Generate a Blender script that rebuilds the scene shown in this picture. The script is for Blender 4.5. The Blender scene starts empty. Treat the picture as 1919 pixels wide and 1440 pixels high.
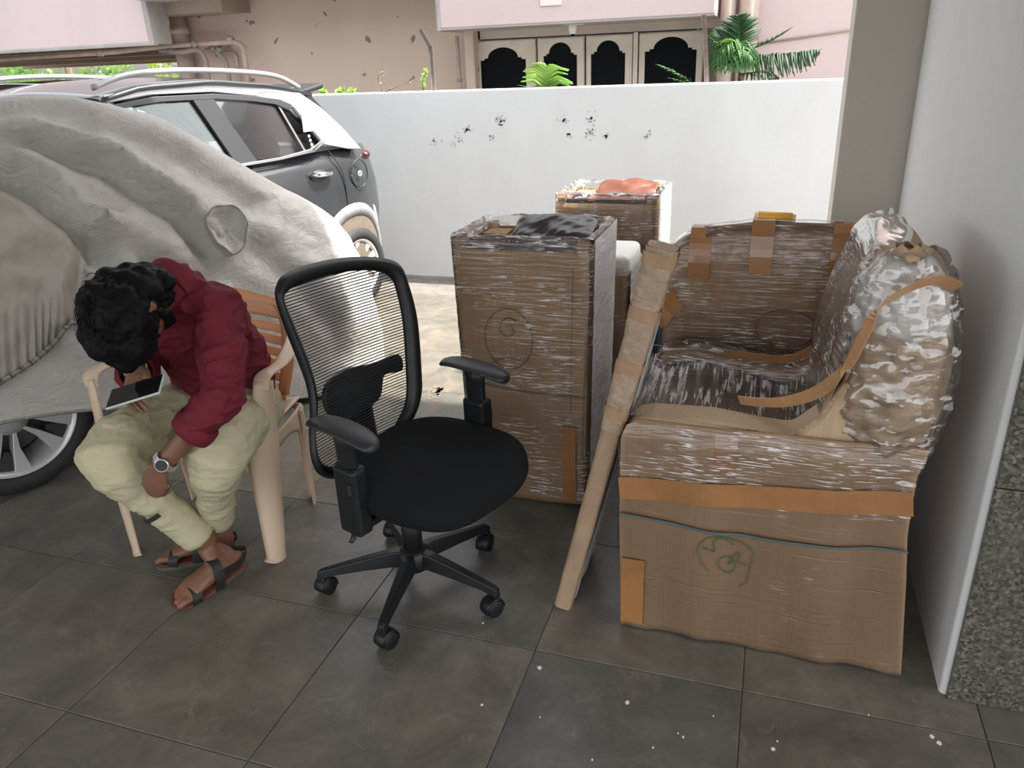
import bpy, bmesh, math, random
import numpy as np
from mathutils import Vector, Matrix, noise

random.seed(7)
S = bpy.context.scene
COL = S.collection
PI = math.pi

# ---------------------------------------------------------------- camera
CAM_H = 1.5
PITCH, ROLL, YAW, FPX = 0.397065, -0.041615, 0.330669, 1448.128
fw = Vector((-math.sin(YAW)*math.cos(PITCH), math.cos(YAW)*math.cos(PITCH), -math.sin(PITCH)))
rt = Vector((math.cos(YAW), math.sin(YAW), 0)); up = rt.cross(fw)
rt2 = math.cos(ROLL)*rt + math.sin(ROLL)*up; up2 = -math.sin(ROLL)*rt + math.cos(ROLL)*up
camd = bpy.data.cameras.new('camera'); cam = bpy.data.objects.new('camera', camd); COL.objects.link(cam)
m = Matrix((rt2, up2, -fw)).transposed().to_4x4(); m.translation = (0, 0, CAM_H)
cam.matrix_world = m
camd.sensor_fit = 'HORIZONTAL'; camd.sensor_width = 36; camd.lens = FPX/1919*36; camd.clip_start = .05
S.camera = cam

# ---------------------------------------------------------------- world, sun, exposure
w = bpy.data.worlds.new('sky'); S.world = w; w.use_nodes = True
nt = w.node_tree; nt.nodes.clear()
sky = nt.nodes.new('ShaderNodeTexSky'); sky.sky_type = 'NISHITA'; sky.sun_disc = False
sky.sun_elevation = math.radians(58); sky.sun_rotation = math.radians(75); sky.air_density = 1.0; sky.dust_density = 3.5; sky.ozone_density = 1.0
hs = nt.nodes.new('ShaderNodeHueSaturation'); hs.inputs['Saturation'].default_value = .22
bg = nt.nodes.new('ShaderNodeBackground'); bg.inputs[1].default_value = .47
wo = nt.nodes.new('ShaderNodeOutputWorld')
nt.links.new(sky.outputs[0], hs.inputs['Color']); nt.links.new(hs.outputs[0], bg.inputs[0]); nt.links.new(bg.outputs[0], wo.inputs[0])
sd = bpy.data.lights.new('sun', 'SUN'); sd.energy = 10; sd.angle = math.radians(1.5); sd.color = (1, .96, .9)
sun = bpy.data.objects.new('sun', sd); COL.objects.link(sun)
sun.rotation_euler = Vector((.50, .10, .86)).to_track_quat('Z', 'Y').to_euler()
vs = S.view_settings; vs.view_transform = 'Standard'; vs.look = 'None'; vs.gamma = 1; vs.use_curve_mapping = False
vs.exposure = 0.55

# ---------------------------------------------------------------- materials
MATS = {}
def node_mat(name):
    if name in MATS: return MATS[name], None, None, None
    mt = bpy.data.materials.new(name); mt.use_nodes = True
    t = mt.node_tree; b = t.nodes['Principled BSDF']; MATS[name] = mt
    return mt, t, b, t.nodes['Material Output']
def coords(t, scale=(1, 1, 1), kind='Object'):
    tc = t.nodes.new('ShaderNodeTexCoord'); mp = t.nodes.new('ShaderNodeMapping'); mp.inputs['Scale'].default_value = scale
    t.links.new(tc.outputs[kind], mp.inputs[0]); return mp.outputs[0]
def nz(t, vec, scale, detail=4, rough=.55, dist=0):
    n = t.nodes.new('ShaderNodeTexNoise'); n.inputs['Scale'].default_value = scale; n.inputs['Detail'].default_value = detail
    n.inputs['Roughness'].default_value = rough; n.inputs['Distortion'].default_value = dist
    if vec is not None: t.links.new(vec, n.inputs['Vector'])
    return n.outputs[0]
def ramp(t, fac, stops):
    r = t.nodes.new('ShaderNodeValToRGB'); e = r.color_ramp.elements
    while len(e) < len(stops): e.new(.5)
    for el, (p, c) in zip(e, stops):
        el.position = p; el.color = (c, c, c, 1) if isinstance(c, (int, float)) else (*c, 1)
    t.links.new(fac, r.inputs[0]); return r.outputs[0]
def mixc(t, fac, a, b, mode='MIX'):
    m_ = t.nodes.new('ShaderNodeMix'); m_.data_type = 'RGBA'; m_.blend_type = mode
    for i, v in ((0, fac), (6, a), (7, b)):
        if isinstance(v, (int, float)): m_.inputs[i].default_value = v
        elif isinstance(v, tuple): m_.inputs[i].default_value = (*v, 1)
        else: t.links.new(v, m_.inputs[i])
    return m_.outputs[2]
def bump(t, b, h, strength, dist=.01):
    n = t.nodes.new('ShaderNodeBump'); n.inputs['Strength'].default_value = strength; n.inputs['Distance'].default_value = dist
    t.links.new(h, n.inputs['Height']); t.links.new(n.outputs[0], b.inputs['Normal']); return n.outputs[0]
def M(name, col=(.5, .5, .5), rough=.5, metal=0, var=0, vscale=4, bmp=0, bscale=60, stretch=(1, 1, 1), coat=0, spec=.5, bdist=.004, var_col=None, emit=None):
    mt, t, b, o = node_mat(name)
    if t is None: return mt
    b.inputs['Roughness'].default_value = rough; b.inputs['Metallic'].default_value = metal
    b.inputs['Specular IOR Level'].default_value = spec; b.inputs['Coat Weight'].default_value = coat; b.inputs['Coat Roughness'].default_value = .04
    b.inputs['Base Color'].default_value = (*col, 1)
    if var or bmp: v = coords(t, stretch)
    if var:
        c2 = var_col or tuple(max(0, x*(1-var)) for x in col)
        f = ramp(t, nz(t, v, vscale, 6, .6), [(.3, 0), (.7, 1)])
        t.links.new(mixc(t, f, col, c2), b.inputs['Base Color'])
    if bmp: bump(t, b, nz(t, v, bscale, 5), bmp, bdist)
    return mt

def film_mat(name, stretch=(18, 18, 260), amount=.13, white=.85, scale=1.0, cover=.5, lo=.57):
    """clear stretch wrap: mostly see-through, glossy, with short pulled creases whitened to paint in their highlights"""
    mt, t, b, o = node_mat(name)
    if t is None: return mt
    t.nodes.remove(b)
    v = coords(t, stretch)
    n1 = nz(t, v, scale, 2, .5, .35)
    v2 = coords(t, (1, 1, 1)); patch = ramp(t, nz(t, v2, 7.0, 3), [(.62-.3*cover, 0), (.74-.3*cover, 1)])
    crease = ramp(t, n1, [(lo, 0), (lo+.04, 1)])  # streak mask: white colour painted where film wrinkles would show highlights
    v3 = coords(t, tuple(x*.3 for x in stretch)); soft = nz(t, v3, scale, 3, .5, .5)
    bp = t.nodes.new('ShaderNodeBump'); bp.inputs['Strength'].default_value = .5; bp.inputs['Distance'].default_value = .008
    t.links.new(soft, bp.inputs['Height'])
    gl = t.nodes.new('ShaderNodeBsdfGlossy'); gl.inputs['Roughness'].default_value = .14; t.links.new(bp.outputs[0], gl.inputs['Normal'])
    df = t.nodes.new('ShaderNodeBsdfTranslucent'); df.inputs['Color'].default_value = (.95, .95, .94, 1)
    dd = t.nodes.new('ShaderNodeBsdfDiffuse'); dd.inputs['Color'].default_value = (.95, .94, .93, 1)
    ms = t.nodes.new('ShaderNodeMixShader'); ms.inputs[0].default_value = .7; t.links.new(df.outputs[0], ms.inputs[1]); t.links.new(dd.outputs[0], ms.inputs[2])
    tr = t.nodes.new('ShaderNodeBsdfTransparent'); tr.inputs[0].default_value = (.97, .965, .96, 1)
    lw = t.nodes.new('ShaderNodeFresnel'); lw.inputs[0].default_value = 1.45; t.links.new(bp.outputs[0], lw.inputs['Normal'])
    ad = t.nodes.new('ShaderNodeMath'); ad.operation = 'ADD'; ad.use_clamp = True; ad.inputs[1].default_value = amount*.3
    t.links.new(lw.outputs[0], ad.inputs[0])
    m1 = t.nodes.new('ShaderNodeMixShader'); t.links.new(ad.outputs[0], m1.inputs[0]); t.links.new(tr.outputs[0], m1.inputs[1]); t.links.new(gl.outputs[0], m1.inputs[2])
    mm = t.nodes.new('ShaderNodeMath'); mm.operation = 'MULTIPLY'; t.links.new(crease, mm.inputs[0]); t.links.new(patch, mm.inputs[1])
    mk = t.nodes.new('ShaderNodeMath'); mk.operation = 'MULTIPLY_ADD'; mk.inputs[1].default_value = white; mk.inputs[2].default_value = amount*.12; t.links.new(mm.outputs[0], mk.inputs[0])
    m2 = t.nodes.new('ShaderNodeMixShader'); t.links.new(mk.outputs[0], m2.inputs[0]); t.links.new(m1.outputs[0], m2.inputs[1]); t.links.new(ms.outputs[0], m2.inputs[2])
    t.links.new(m2.outputs[0], o.inputs[0]); return mt

def glass_mat(name, tint=(.75, .85, .8), refl=.06):
    mt, t, b, o = node_mat(name)
    if t is None: return mt
    t.nodes.remove(b)
    tr = t.nodes.new('ShaderNodeBsdfTransparent'); tr.inputs[0].default_value = (*tint, 1)
    gl = t.nodes.new('ShaderNodeBsdfGlossy'); gl.inputs['Roughness'].default_value = .03
    fr = t.nodes.new('ShaderNodeFresnel'); fr.inputs[0].default_value = 1.5
    ms = t.nodes.new('ShaderNodeMixShader'); t.links.new(fr.outputs[0], ms.inputs[0]); t.links.new(tr.outputs[0], ms.inputs[1]); t.links.new(gl.outputs[0], ms.inputs[2])
    t.links.new(ms.outputs[0], o.inputs[0]); return mt

def slate_mat():
    mt, t, b, o = node_mat('slate')
    if t is None: return mt
    oi = t.nodes.new('ShaderNodeObjectInfo')
    tc = t.nodes.new('ShaderNodeTexCoord'); add = t.nodes.new('ShaderNodeVectorMath'); add.operation = 'MULTIPLY_ADD'
    cmb = t.nodes.new('ShaderNodeCombineXYZ')
    for i in range(3): t.links.new(oi.outputs['Random'], cmb.inputs[i])
    add.inputs[1].default_value = (37, 53, 11); t.links.new(cmb.outputs[0], add.inputs[0]); t.links.new(tc.outputs['Object'], add.inputs[2])
    v = add.outputs[0]
    base = ramp(t, nz(t, v, 4.2, 10, .70, .5), [(.28, (.070, .067, .058)), (.52, (.130, .119, .100)), (.74, (.205, .188, .158))])
    tint = ramp(t, oi.outputs['Random'], [(0, (.82, .85, .85)), (.5, (1.0, .97, .92)), (1, (1.1, 1.06, 1.0))])
    c = mixc(t, 1.0, base, tint, 'MULTIPLY')
    smear = ramp(t, nz(t, v, 11, 8, .75, 1.2), [(.55, 0), (.75, .6)])
    c = mixc(t, smear, c, (.25, .235, .205))
    green = ramp(t, nz(t, v, 1.7, 3), [(.5, 0), (.75, .5)])
    c = mixc(t, green, c, (.085, .092, .082))
    t.links.new(c, b.inputs['Base Color'])
    r = ramp(t, nz(t, v, 6, 5), [(.3, .30), (.7, .42)])
    t.links.new(r, b.inputs['Roughness']); b.inputs['Specular IOR Level'].default_value = .5
    bump(t, b, nz(t, v, 22, 6), .12, .004); return mt

def plaster(name, col, stain, amt=.5, sc=1.2, speck=None):
    mt, t, b, o = node_mat(name)
    if t is None: return mt
    v = coords(t, (1, 1, .45)); v2 = coords(t)
    f = ramp(t, nz(t, v, sc, 8, .62), [(.42, 0), (.75, amt)])
    c = mixc(t, f, col, stain)
    g = ramp(t, nz(t, v2, 9, 6, .7), [(.56, 0), (.8, amt*.6)]); c = mixc(t, g, c, stain)
    if speck:
        s = ramp(t, nz(t, v2, 7.5, 3, .5, .4), [(.705, 0), (.72, .8)]); c = mixc(t, s, c, speck)
    t.links.new(c, b.inputs['Base Color']); b.inputs['Roughness'].default_value = .85
    bump(t, b, nz(t, v2, 30, 6), .15, .006); return mt

def granite_mat():
    mt, t, b, o = node_mat('granite')
    if t is None: return mt
    v = coords(t)
    vo = t.nodes.new('ShaderNodeTexVoronoi'); vo.inputs['Scale'].default_value = 150; t.links.new(v, vo.inputs[0])
    c = ramp(t, vo.outputs['Color'], [(.15, (.022, .020, .016)), (.45, (.076, .068, .054)), (.7, (.125, .112, .090)), (.95, (.21, .19, .16))])
    c = mixc(t, ramp(t, nz(t, v, 2.5, 4), [(.4, 0), (.7, .5)]), c, (.090, .083, .066))
    t.links.new(c, b.inputs['Base Color']); b.inputs['Roughness'].default_value = .4; return mt

def carton_mat(name, col, dark):
    mt, t, b, o = node_mat(name)
    if t is None: return mt
    v = coords(t); f = ramp(t, nz(t, v, 2.6, 6), [(.3, 0), (.7, 1)])
    c = mixc(t, f, col, dark)
    fl = coords(t, (160, 160, 1)); h = nz(t, fl, 1.0, 1)
    c = mixc(t, .12, c, ramp(t, h, [(.3, .2), (.7, .6)]), 'OVERLAY')
    t.links.new(c, b.inputs['Base Color']); b.inputs['Roughness'].default_value = .8; b.inputs['Specular IOR Level'].default_value = .25
    bump(t, b, h, .08, .003); return mt

def cloth_cover():
    mt, t, b, o = node_mat('cover_cloth')
    if t is None: return mt
    v = coords(t)
    c = mixc(t, ramp(t, nz(t, v, 1.8, 8, .65), [(.35, 0), (.72, 1)]), (.50, .48, .45), (.38, .36, .325))
    c = mixc(t, ramp(t, nz(t, v, 14, 5, .7), [(.58, 0), (.8, .4)]), c, (.20, .18, .15))
    t.links.new(c, b.inputs['Base Color']); b.inputs['Roughness'].default_value = .55; b.inputs['Metallic'].default_value = .12
    vv = coords(t, (3.5, 3.5, 5)); a = nz(t, vv, 3.4, 9, .62, 1.0)
    bump(t, b, a, .55, .03); return mt

def leaf_mat(name, col, col2, trans=.35):
    mt, t, b, o = node_mat(name)
    if t is None: return mt
    oi = coords(t); c = mixc(t, ramp(t, nz(t, oi, 3, 3), [(.35, 0), (.65, 1)]), col, col2)
    t.links.new(c, b.inputs['Base Color']); b.inputs['Roughness'].default_value = .5
    ts = t.nodes.new('ShaderNodeBsdfTranslucent'); t.links.new(c, ts.inputs[0])
    ms = t.nodes.new('ShaderNodeMixShader'); ms.inputs[0].default_value = trans
    t.links.new(b.outputs[0], ms.inputs[1]); t.links.new(ts.outputs[0], ms.inputs[2]); t.links.new(ms.outputs[0], o.inputs[0]); return mt

# ---------------------------------------------------------------- object helpers
def prop(o, label=None, cat=None, group=None, kind=None):
    if label: o['label'] = label
    if cat: o['category'] = cat
    if group: o['group'] = group
    if kind: o['kind'] = kind
    return o
def link(name, me, mat=None, parent=None, loc=None):
    o = bpy.data.objects.new(name, me); COL.objects.link(o)
    if mat: me.materials.append(mat)
    if parent: o.parent = parent
    if loc is not None: o.location = loc
    return o
def thing(name, label, cat, loc=(0, 0, 0), rz=0, group=None, kind=None):
    o = bpy.data.objects.new(name, None); COL.objects.link(o); o.location = loc; o.rotation_euler = (0, 0, rz)
    o.empty_display_size = .05
    return prop(o, label, cat, group, kind)
def fixn(me):
    bm = bmesh.new(); bm.from_mesh(me); bmesh.ops.recalc_face_normals(bm, faces=bm.faces); bm.to_mesh(me); bm.free()
def mesh(name, v, f, mat=None, parent=None, smooth=False, loc=None, fix=True, bevel=0, seg=2, sub=0):
    me = bpy.data.meshes.new(name); me.from_pydata([tuple(p) for p in v], [], f); me.update()
    if fix: fixn(me)
    if smooth: me.polygons.foreach_set('use_smooth', [True]*len(me.polygons))
    o = link(name, me, mat, parent, loc)
    if bevel:
        b = o.modifiers.new('b', 'BEVEL'); b.width = bevel; b.segments = seg; b.limit_method = 'ANGLE'; b.angle_limit = math.radians(35)
    if sub:
        s = o.modifiers.new('s', 'SUBSURF'); s.levels = sub; s.render_levels = sub
    return o
def boxg(c, s, R=None):
    v = [Vector((x*s[0]/2, y*s[1]/2, z*s[2]/2)) for x in (-1, 1) for y in (-1, 1) for z in (-1, 1)]
    if R is not None: v = [R @ p for p in v]
    v = [p+Vector(c) for p in v]
    return v, [(0, 1, 3, 2), (4, 6, 7, 5), (0, 4, 5, 1), (2, 3, 7, 6), (0, 2, 6, 4), (1, 5, 7, 3)]
def box(name, lo, hi, mat, parent=None, bevel=0, loc=None, seg=2):
    c = [(a+b)/2 for a, b in zip(lo, hi)]; s = [b-a for a, b in zip(lo, hi)]
    v, f = boxg(c, s); return mesh(name, v, f, mat, parent, bevel=bevel, loc=loc, seg=seg)
def join(gs):
    V, F = [], []
    for v, f in gs:
        n = len(V); V += list(v); F += [tuple(i+n for i in q) for q in f]
    return V, F
def frame(d):
    d = Vector(d).normalized(); a = Vector((0, 0, 1)) if abs(d.z) < .95 else Vector((1, 0, 0))
    x = d.cross(a).normalized(); return x, x.cross(d).normalized()
def tubeg(pts, rad, n=10, cap=True, flat=None, ref=None, dome=False):
    """swept tube; rad number or list (or (a,b) pairs with axes from ref)"""
    P = [Vector(p) for p in pts]; k = len(P)
    if isinstance(rad, (int, float)): rad = [rad]*k
    if dome:
        def rr(r): return r if isinstance(r, (int, float)) else max(r)
        def sc(r, s): return r*s if isinstance(r, (int, float)) else (r[0]*s, r[1]*s)
        d0 = (P[0]-P[1]).normalized(); d1 = (P[-1]-P[-2]).normalized(); r0, r1 = rad[0], rad[-1]
        P = [P[0]+d0*rr(r0)*.9, P[0]+d0*rr(r0)*.55]+P+[P[-1]+d1*rr(r1)*.55, P[-1]+d1*rr(r1)*.9]
        rad = [sc(r0, .35), sc(r0, .8)]+list(rad)+[sc(r1, .8), sc(r1, .35)]; k = len(P)
    V, F = [], []; px = None
    for i, p in enumerate(P):
        d = (P[min(i+1, k-1)]-P[max(i-1, 0)])
        if d.length < 1e-9: d = Vector((0, 0, 1))
        d.normalize()
        if ref is not None:
            x = Vector(ref) - d*d.dot(Vector(ref)); x = x.normalized() if x.length > 1e-4 else frame(d)[0]
        elif px is None: x = frame(d)[0]
        else:
            x = px-d*d.dot(px); x = x.normalized() if x.length > 1e-6 else frame(d)[0]
        px = x; y = d.cross(x)
        a, b = (rad[i], rad[i]) if isinstance(rad[i], (int, float)) else rad[i]
        for j in range(n):
            t = 2*PI*j/n; V.append(p+x*(a*math.cos(t))+y*(b*math.sin(t)))
    for i in range(k-1):
        for j in range(n):
            F.append((i*n+j, i*n+(j+1) % n, (i+1)*n+(j+1) % n, (i+1)*n+j))
    if cap: F += [tuple(range(n-1, -1, -1)), tuple(range((k-1)*n, k*n))]
    return V, F
def tube(name, pts, rad, mat, parent=None, n=10, **k):
    v, f = tubeg(pts, rad, n, **k); return mesh(name, v, f, mat, parent, smooth=True)
def smooth_path(pts, n=8, closed=False):
    P = [Vector(p) for p in pts]; out = []; k = len(P)
    rng = range(k if closed else k-1)
    for i in rng:
        if closed: a, b, c, d = P[i-1], P[i], P[(i+1) % k], P[(i+2) % k]
        else: a, b, c, d = P[max(i-1, 0)], P[i], P[i+1], P[min(i+2, k-1)]
        for j in range(n):
            t = j/n; out.append(.5*((2*b)+(c-a)*t+(2*a-5*b+4*c-d)*t*t+(3*b-3*c+d-a)*t**3))
    if not closed: out.append(P[-1])
    return out
def prismg(poly, y0, y1, axis='Y'):
    """2D polygon (a,b) extruded; axis Y -> (a,y,b); X -> (x,a,b); Z -> (a,b,z)"""
    def mk(a, b, t): return Vector((a, t, b)) if axis == 'Y' else Vector((t, a, b)) if axis == 'X' else Vector((a, b, t))
    n = len(poly); V = [mk(a, b, y0) for a, b in poly]+[mk(a, b, y1) for a, b in poly]
    F = [tuple(range(n)), tuple(range(2*n-1, n-1, -1))]+[(i, (i+1) % n, n+(i+1) % n, n+i) for i in range(n)]
    return V, F
def prism(name, poly, y0, y1, mat, parent=None, axis='Y', bevel=0, seg=2, smooth=False):
    v, f = prismg(poly, y0, y1, axis); return mesh(name, v, f, mat, parent, bevel=bevel, seg=seg, smooth=smooth)
def latheg(prof, n=24, c=(0, 0, 0), ax=(0, 0, 1), caps=True):
    ax = Vector(ax).normalized(); x, y = frame(ax); c = Vector(c); V, F = [], []; k = len(prof)
    for r, h in prof:
        for j in range(n):
            t = 2*PI*j/n; V.append(c+ax*h+(x*math.cos(t)+y*math.sin(t))*r)
    for i in range(k-1):
        for j in range(n): F.append((i*n+j, i*n+(j+1) % n, (i+1)*n+(j+1) % n, (i+1)*n+j))
    if caps and prof[0][0] > 1e-5: F.append(tuple(range(n)))
    if caps and prof[-1][0] > 1e-5: F.append(tuple(range((k-1)*n, k*n)))
    return V, F
def lathe(name, prof, mat, parent=None, n=24, c=(0, 0, 0), ax=(0, 0, 1), caps=True):
    v, f = latheg(prof, n, c, ax, caps); return mesh(name, v, f, mat, parent, smooth=True, bevel=0)
def ellg(c, r, R=None, nu=16, nv=10):
    V, F = [], []
    for i in range(nv+1):
        a = PI*i/nv
        for j in range(nu):
            b = 2*PI*j/nu; p = Vector((r[0]*math.sin(a)*math.cos(b), r[1]*math.sin(a)*math.sin(b), r[2]*math.cos(a)))
            if R is not None: p = R @ p
            V.append(p+Vector(c))
    for i in range(nv):
        for j in range(nu): F.append((i*nu+j, i*nu+(j+1) % nu, (i+1)*nu+(j+1) % nu, (i+1)*nu+j))
    return V, F
def gridg(fn, nu, nv, closed_u=False):
    V = [Vector(fn(i/(nu if closed_u else nu-1), j/(nv-1))) for j in range(nv) for i in range(nu)]
    F = []
    for j in range(nv-1):
        for i in range(nu if closed_u else nu-1):
            F.append((j*nu+i, j*nu+(i+1) % nu, (j+1)*nu+(i+1) % nu, (j+1)*nu+i))
    return V, F
def union(name, gs, mat, parent=None, voxel=.006, smooth=6, wob=0, wscale=9, seed=0, stretch=(1, 1, 1), ridge=0):
    """merge overlapping closed shapes into one continuous skin"""
    v, f = join(gs); me = bpy.data.meshes.new('tmp'); me.from_pydata([tuple(p) for p in v], [], f); me.update(); fixn(me)
    o = bpy.data.objects.new('tmp', me); COL.objects.link(o)
    r = o.modifiers.new('r', 'REMESH'); r.mode = 'VOXEL'; r.voxel_size = voxel
    if smooth: s = o.modifiers.new('s', 'SMOOTH'); s.iterations = smooth; s.factor = .5
    dg = bpy.context.evaluated_depsgraph_get(); dg.update()
    m2 = bpy.data.meshes.new_from_object(o.evaluated_get(dg)); m2.name = name
    bpy.data.objects.remove(o); bpy.data.meshes.remove(me)
    if wob:
        n = len(m2.vertices); co = np.empty(n*3); no = np.empty(n*3); m2.vertices.foreach_get('co', co); m2.vertices.foreach_get('normal', no)
        co = co.reshape(-1, 3); no = no.reshape(-1, 3); q_ = co*np.array(stretch)*wscale+np.array((seed*3.1, seed*1.7, seed*.9))
        h = np.array([noise.fractal(Vector(q), 1.0, 2.0, 3) for q in q_.tolist()])
        if ridge:
            r_ = np.array([noise.noise(Vector(q)) for q in (q_*2.3+5).tolist()]); h = h+ridge*(np.exp(-(r_/.16)**2)-.35)
        co = co+no*(h*wob)[:, None]; m2.vertices.foreach_set('co', co.ravel()); m2.update()
    m2.polygons.foreach_set('use_smooth', [True]*len(m2.polygons)); m2.materials.clear()
    return link(name, m2, mat, parent)
def copy_tree(o, parent=None):
    c = o.copy(); COL.objects.link(c); c.parent = parent
    for ch in list(o.children): copy_tree(ch, c)
    return c
def text_mesh(name, s, size, mat, parent, loc, rot, ext=.0006):
    cu = bpy.data.curves.new(name, 'FONT'); cu.body = s; cu.size = size; cu.extrude = ext; cu.align_x = 'CENTER'; cu.align_y = 'CENTER'
    o = bpy.data.objects.new('t', cu); COL.objects.link(o); dg = bpy.context.evaluated_depsgraph_get(); dg.update()
    me = bpy.data.meshes.new_from_object(o.evaluated_get(dg)); bpy.data.objects.remove(o)
    q = link(name, me, mat, parent, loc); q.rotation_euler = rot; return q
def ribbon(pts, width, wdir, thick=.0012):
    """thin tape strip along pts; wdir fixed width direction (or list)"""
    P = [Vector(p) for p in pts]; V, F = [], []; k = len(P)
    for i, p in enumerate(P):
        d = (P[min(i+1, k-1)]-P[max(i-1, 0)]).normalized(); wd = Vector(wdir[i] if isinstance(wdir, list) else wdir)
        wd = (wd-d*d.dot(wd)).normalized(); n = d.cross(wd)
        for a, b in ((-.5, -.5), (.5, -.5), (.5, .5), (-.5, .5)): V.append(p+wd*(a*width)+n*(b*thick))
    for i in range(k-1):
        for j in range(4): F.append((i*4+j, i*4+(j+1) % 4, (i+1)*4+(j+1) % 4, (i+1)*4+j))
    F += [(0, 1, 2, 3), tuple((k-1)*4+j for j in (3, 2, 1, 0))]
    return V, F

# ================================================================ THE SETTING
WHITE = plaster('white_plaster', (.715, .74, .755), (.60, .61, .61), .55, 1.3)
GREYP = plaster('grey_plaster', (.54, .505, .455), (.40, .38, .35), .5, 1.0)
COLP = plaster('column_plaster', (.66, .655, .64), (.52, .51, .49), .5, 1.0)
BEIGE = plaster('beige_plaster', (.56, .45, .39), (.44, .35, .30), .6, .9, speck=(.12, .10, .09))
PINK = plaster('pink_plaster', (.58, .475, .47), (.48, .39, .385), .6, .8)
GREYC = M('grey_concrete', (.40, .38, .36), .9, var=.3, vscale=3, bmp=.2, bscale=25)
BROWNB = M('brown_soffit', (.36, .29, .24), .9, var=.3, vscale=1.5)

# floor: grout bed with one slab of slate per tile
grout = M('grout', (.17, .155, .135), .85, var=.4, vscale=12)
fl_o = box('floor', (-9, -5, -.2), (3.2, 5.22, -.0035), grout); prop(fl_o, 'floor of dark slate tiles with pale joints', kind='structure')
TX, TY, TW, TH = -1.061, 1.060, .548, .537
tm = bpy.data.meshes.new('tile'); hx, hy, bz = TW/2-.0013, TH/2-.0013, .0012
tv = [(-hx, -hy, -.02), (hx, -hy, -.02), (hx, hy, -.02), (-hx, hy, -.02), (-hx, -hy, -bz), (hx, -hy, -bz), (hx, hy, -bz), (-hx, hy, -bz),
      (-hx+.0012, -hy+.0012, 0), (hx-.0012, -hy+.0012, 0), (hx-.0012, hy-.0012, 0), (-hx+.0012, hy-.0012, 0)]
tf = [(0, 1, 5, 4), (1, 2, 6, 5), (2, 3, 7, 6), (3, 0, 4, 7), (4, 5, 9, 8), (5, 6, 10, 9), (6, 7, 11, 10), (7, 4, 8, 11), (8, 9, 10, 11)]
tm.from_pydata(tv, [], tf); tm.update(); tm.materials.append(slate_mat())
rt_ = random.Random(3)
for i in range(-9, 4):
    for j in range(-2, 8):
        cx_, cy_ = TX+(i+.5)*TW, TY+(j+.5)*TH
        if cx_ < -6.0 or cx_ > 2.0: continue
        if cy_+TH/2 > 5.235: continue
        if cx_ < -3.2 and cy_ < 1.0: continue
        t_ = bpy.data.objects.new('tile', tm); COL.objects.link(t_); t_.parent = fl_o; t_.location = (cx_, cy_, rt_.uniform(-.0004, 0))
PAINT = M('white_paint_drop', (.75, .74, .70), .6)
for k, (c, r) in enumerate([((-0.483, 1.536, 0.000), .0055), ((-0.237, 1.480, 0.000), .0052), ((0.464, 1.571, 0.000), .0048), ((0.477, 1.555, 0.000), .0052), ((-0.091, 1.410, 0.000), .0028), ((0.112, 1.432, -0.000), .0042), ((-0.155, 1.360, 0.000), .0024), ((-0.028, 1.494, 0.000), .002), ((-0.284, 1.287, 0.000), .0025), ((-0.587, 1.372, 0.000), .0035), ((-0.690, 1.663, 0.000), .003), ((0.330, 1.599, 0.000), .002), ((-0.104, 1.418, 0.000), .0018), ((-0.435, 1.374, 0.000), .002), ((0.121, 1.458, 0.000), .002)]):
    rr = random.Random(k); ring = [(c[0]+r*(1+.2*rr.uniform(-1, 1))*math.cos(a), c[1]+1.15*r*(1+.2*rr.uniform(-1, 1))*math.sin(a)) for a in [2*PI*i/10 for i in range(10)]]
    prism('paint_drop', ring, -.0005, .0011, PAINT, fl_o, axis='Z')
sm, st_, sb_, so_ = node_mat('orange_powder')
vv = coords(st_, (9, 9, 9)); st_.links.new(mixc(st_, ramp(st_, nz(st_, vv, 2.2, 5, .7), [(.45, 0), (.6, 1)]), (.13, .12, .10), (.30, .15, .08)), sb_.inputs['Base Color']); sb_.inputs['Roughness'].default_value = .9
cst = (-1.491, 3.218, 0.000)
rp = random.Random(8); gs = []
for k in range(90):
    a, d_ = rp.uniform(0, 2*PI), abs(rp.gauss(0, .5)); x, y, r = cst[0]+.06*d_*math.cos(a), cst[1]+.11*d_*math.sin(a), rp.uniform(.003, .010)
    gs.append(prismg([(x+r*rp.uniform(.6, 1.3)*math.cos(q), y+r*rp.uniform(.8, 1.6)*math.sin(q)) for q in [2*PI*i/6 for i in range(6)]], -.0005, .0008, 'Z'))
v, f = join(gs); prop(mesh('powder_stain', v, f, sm, fl_o), kind='stuff')

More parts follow.
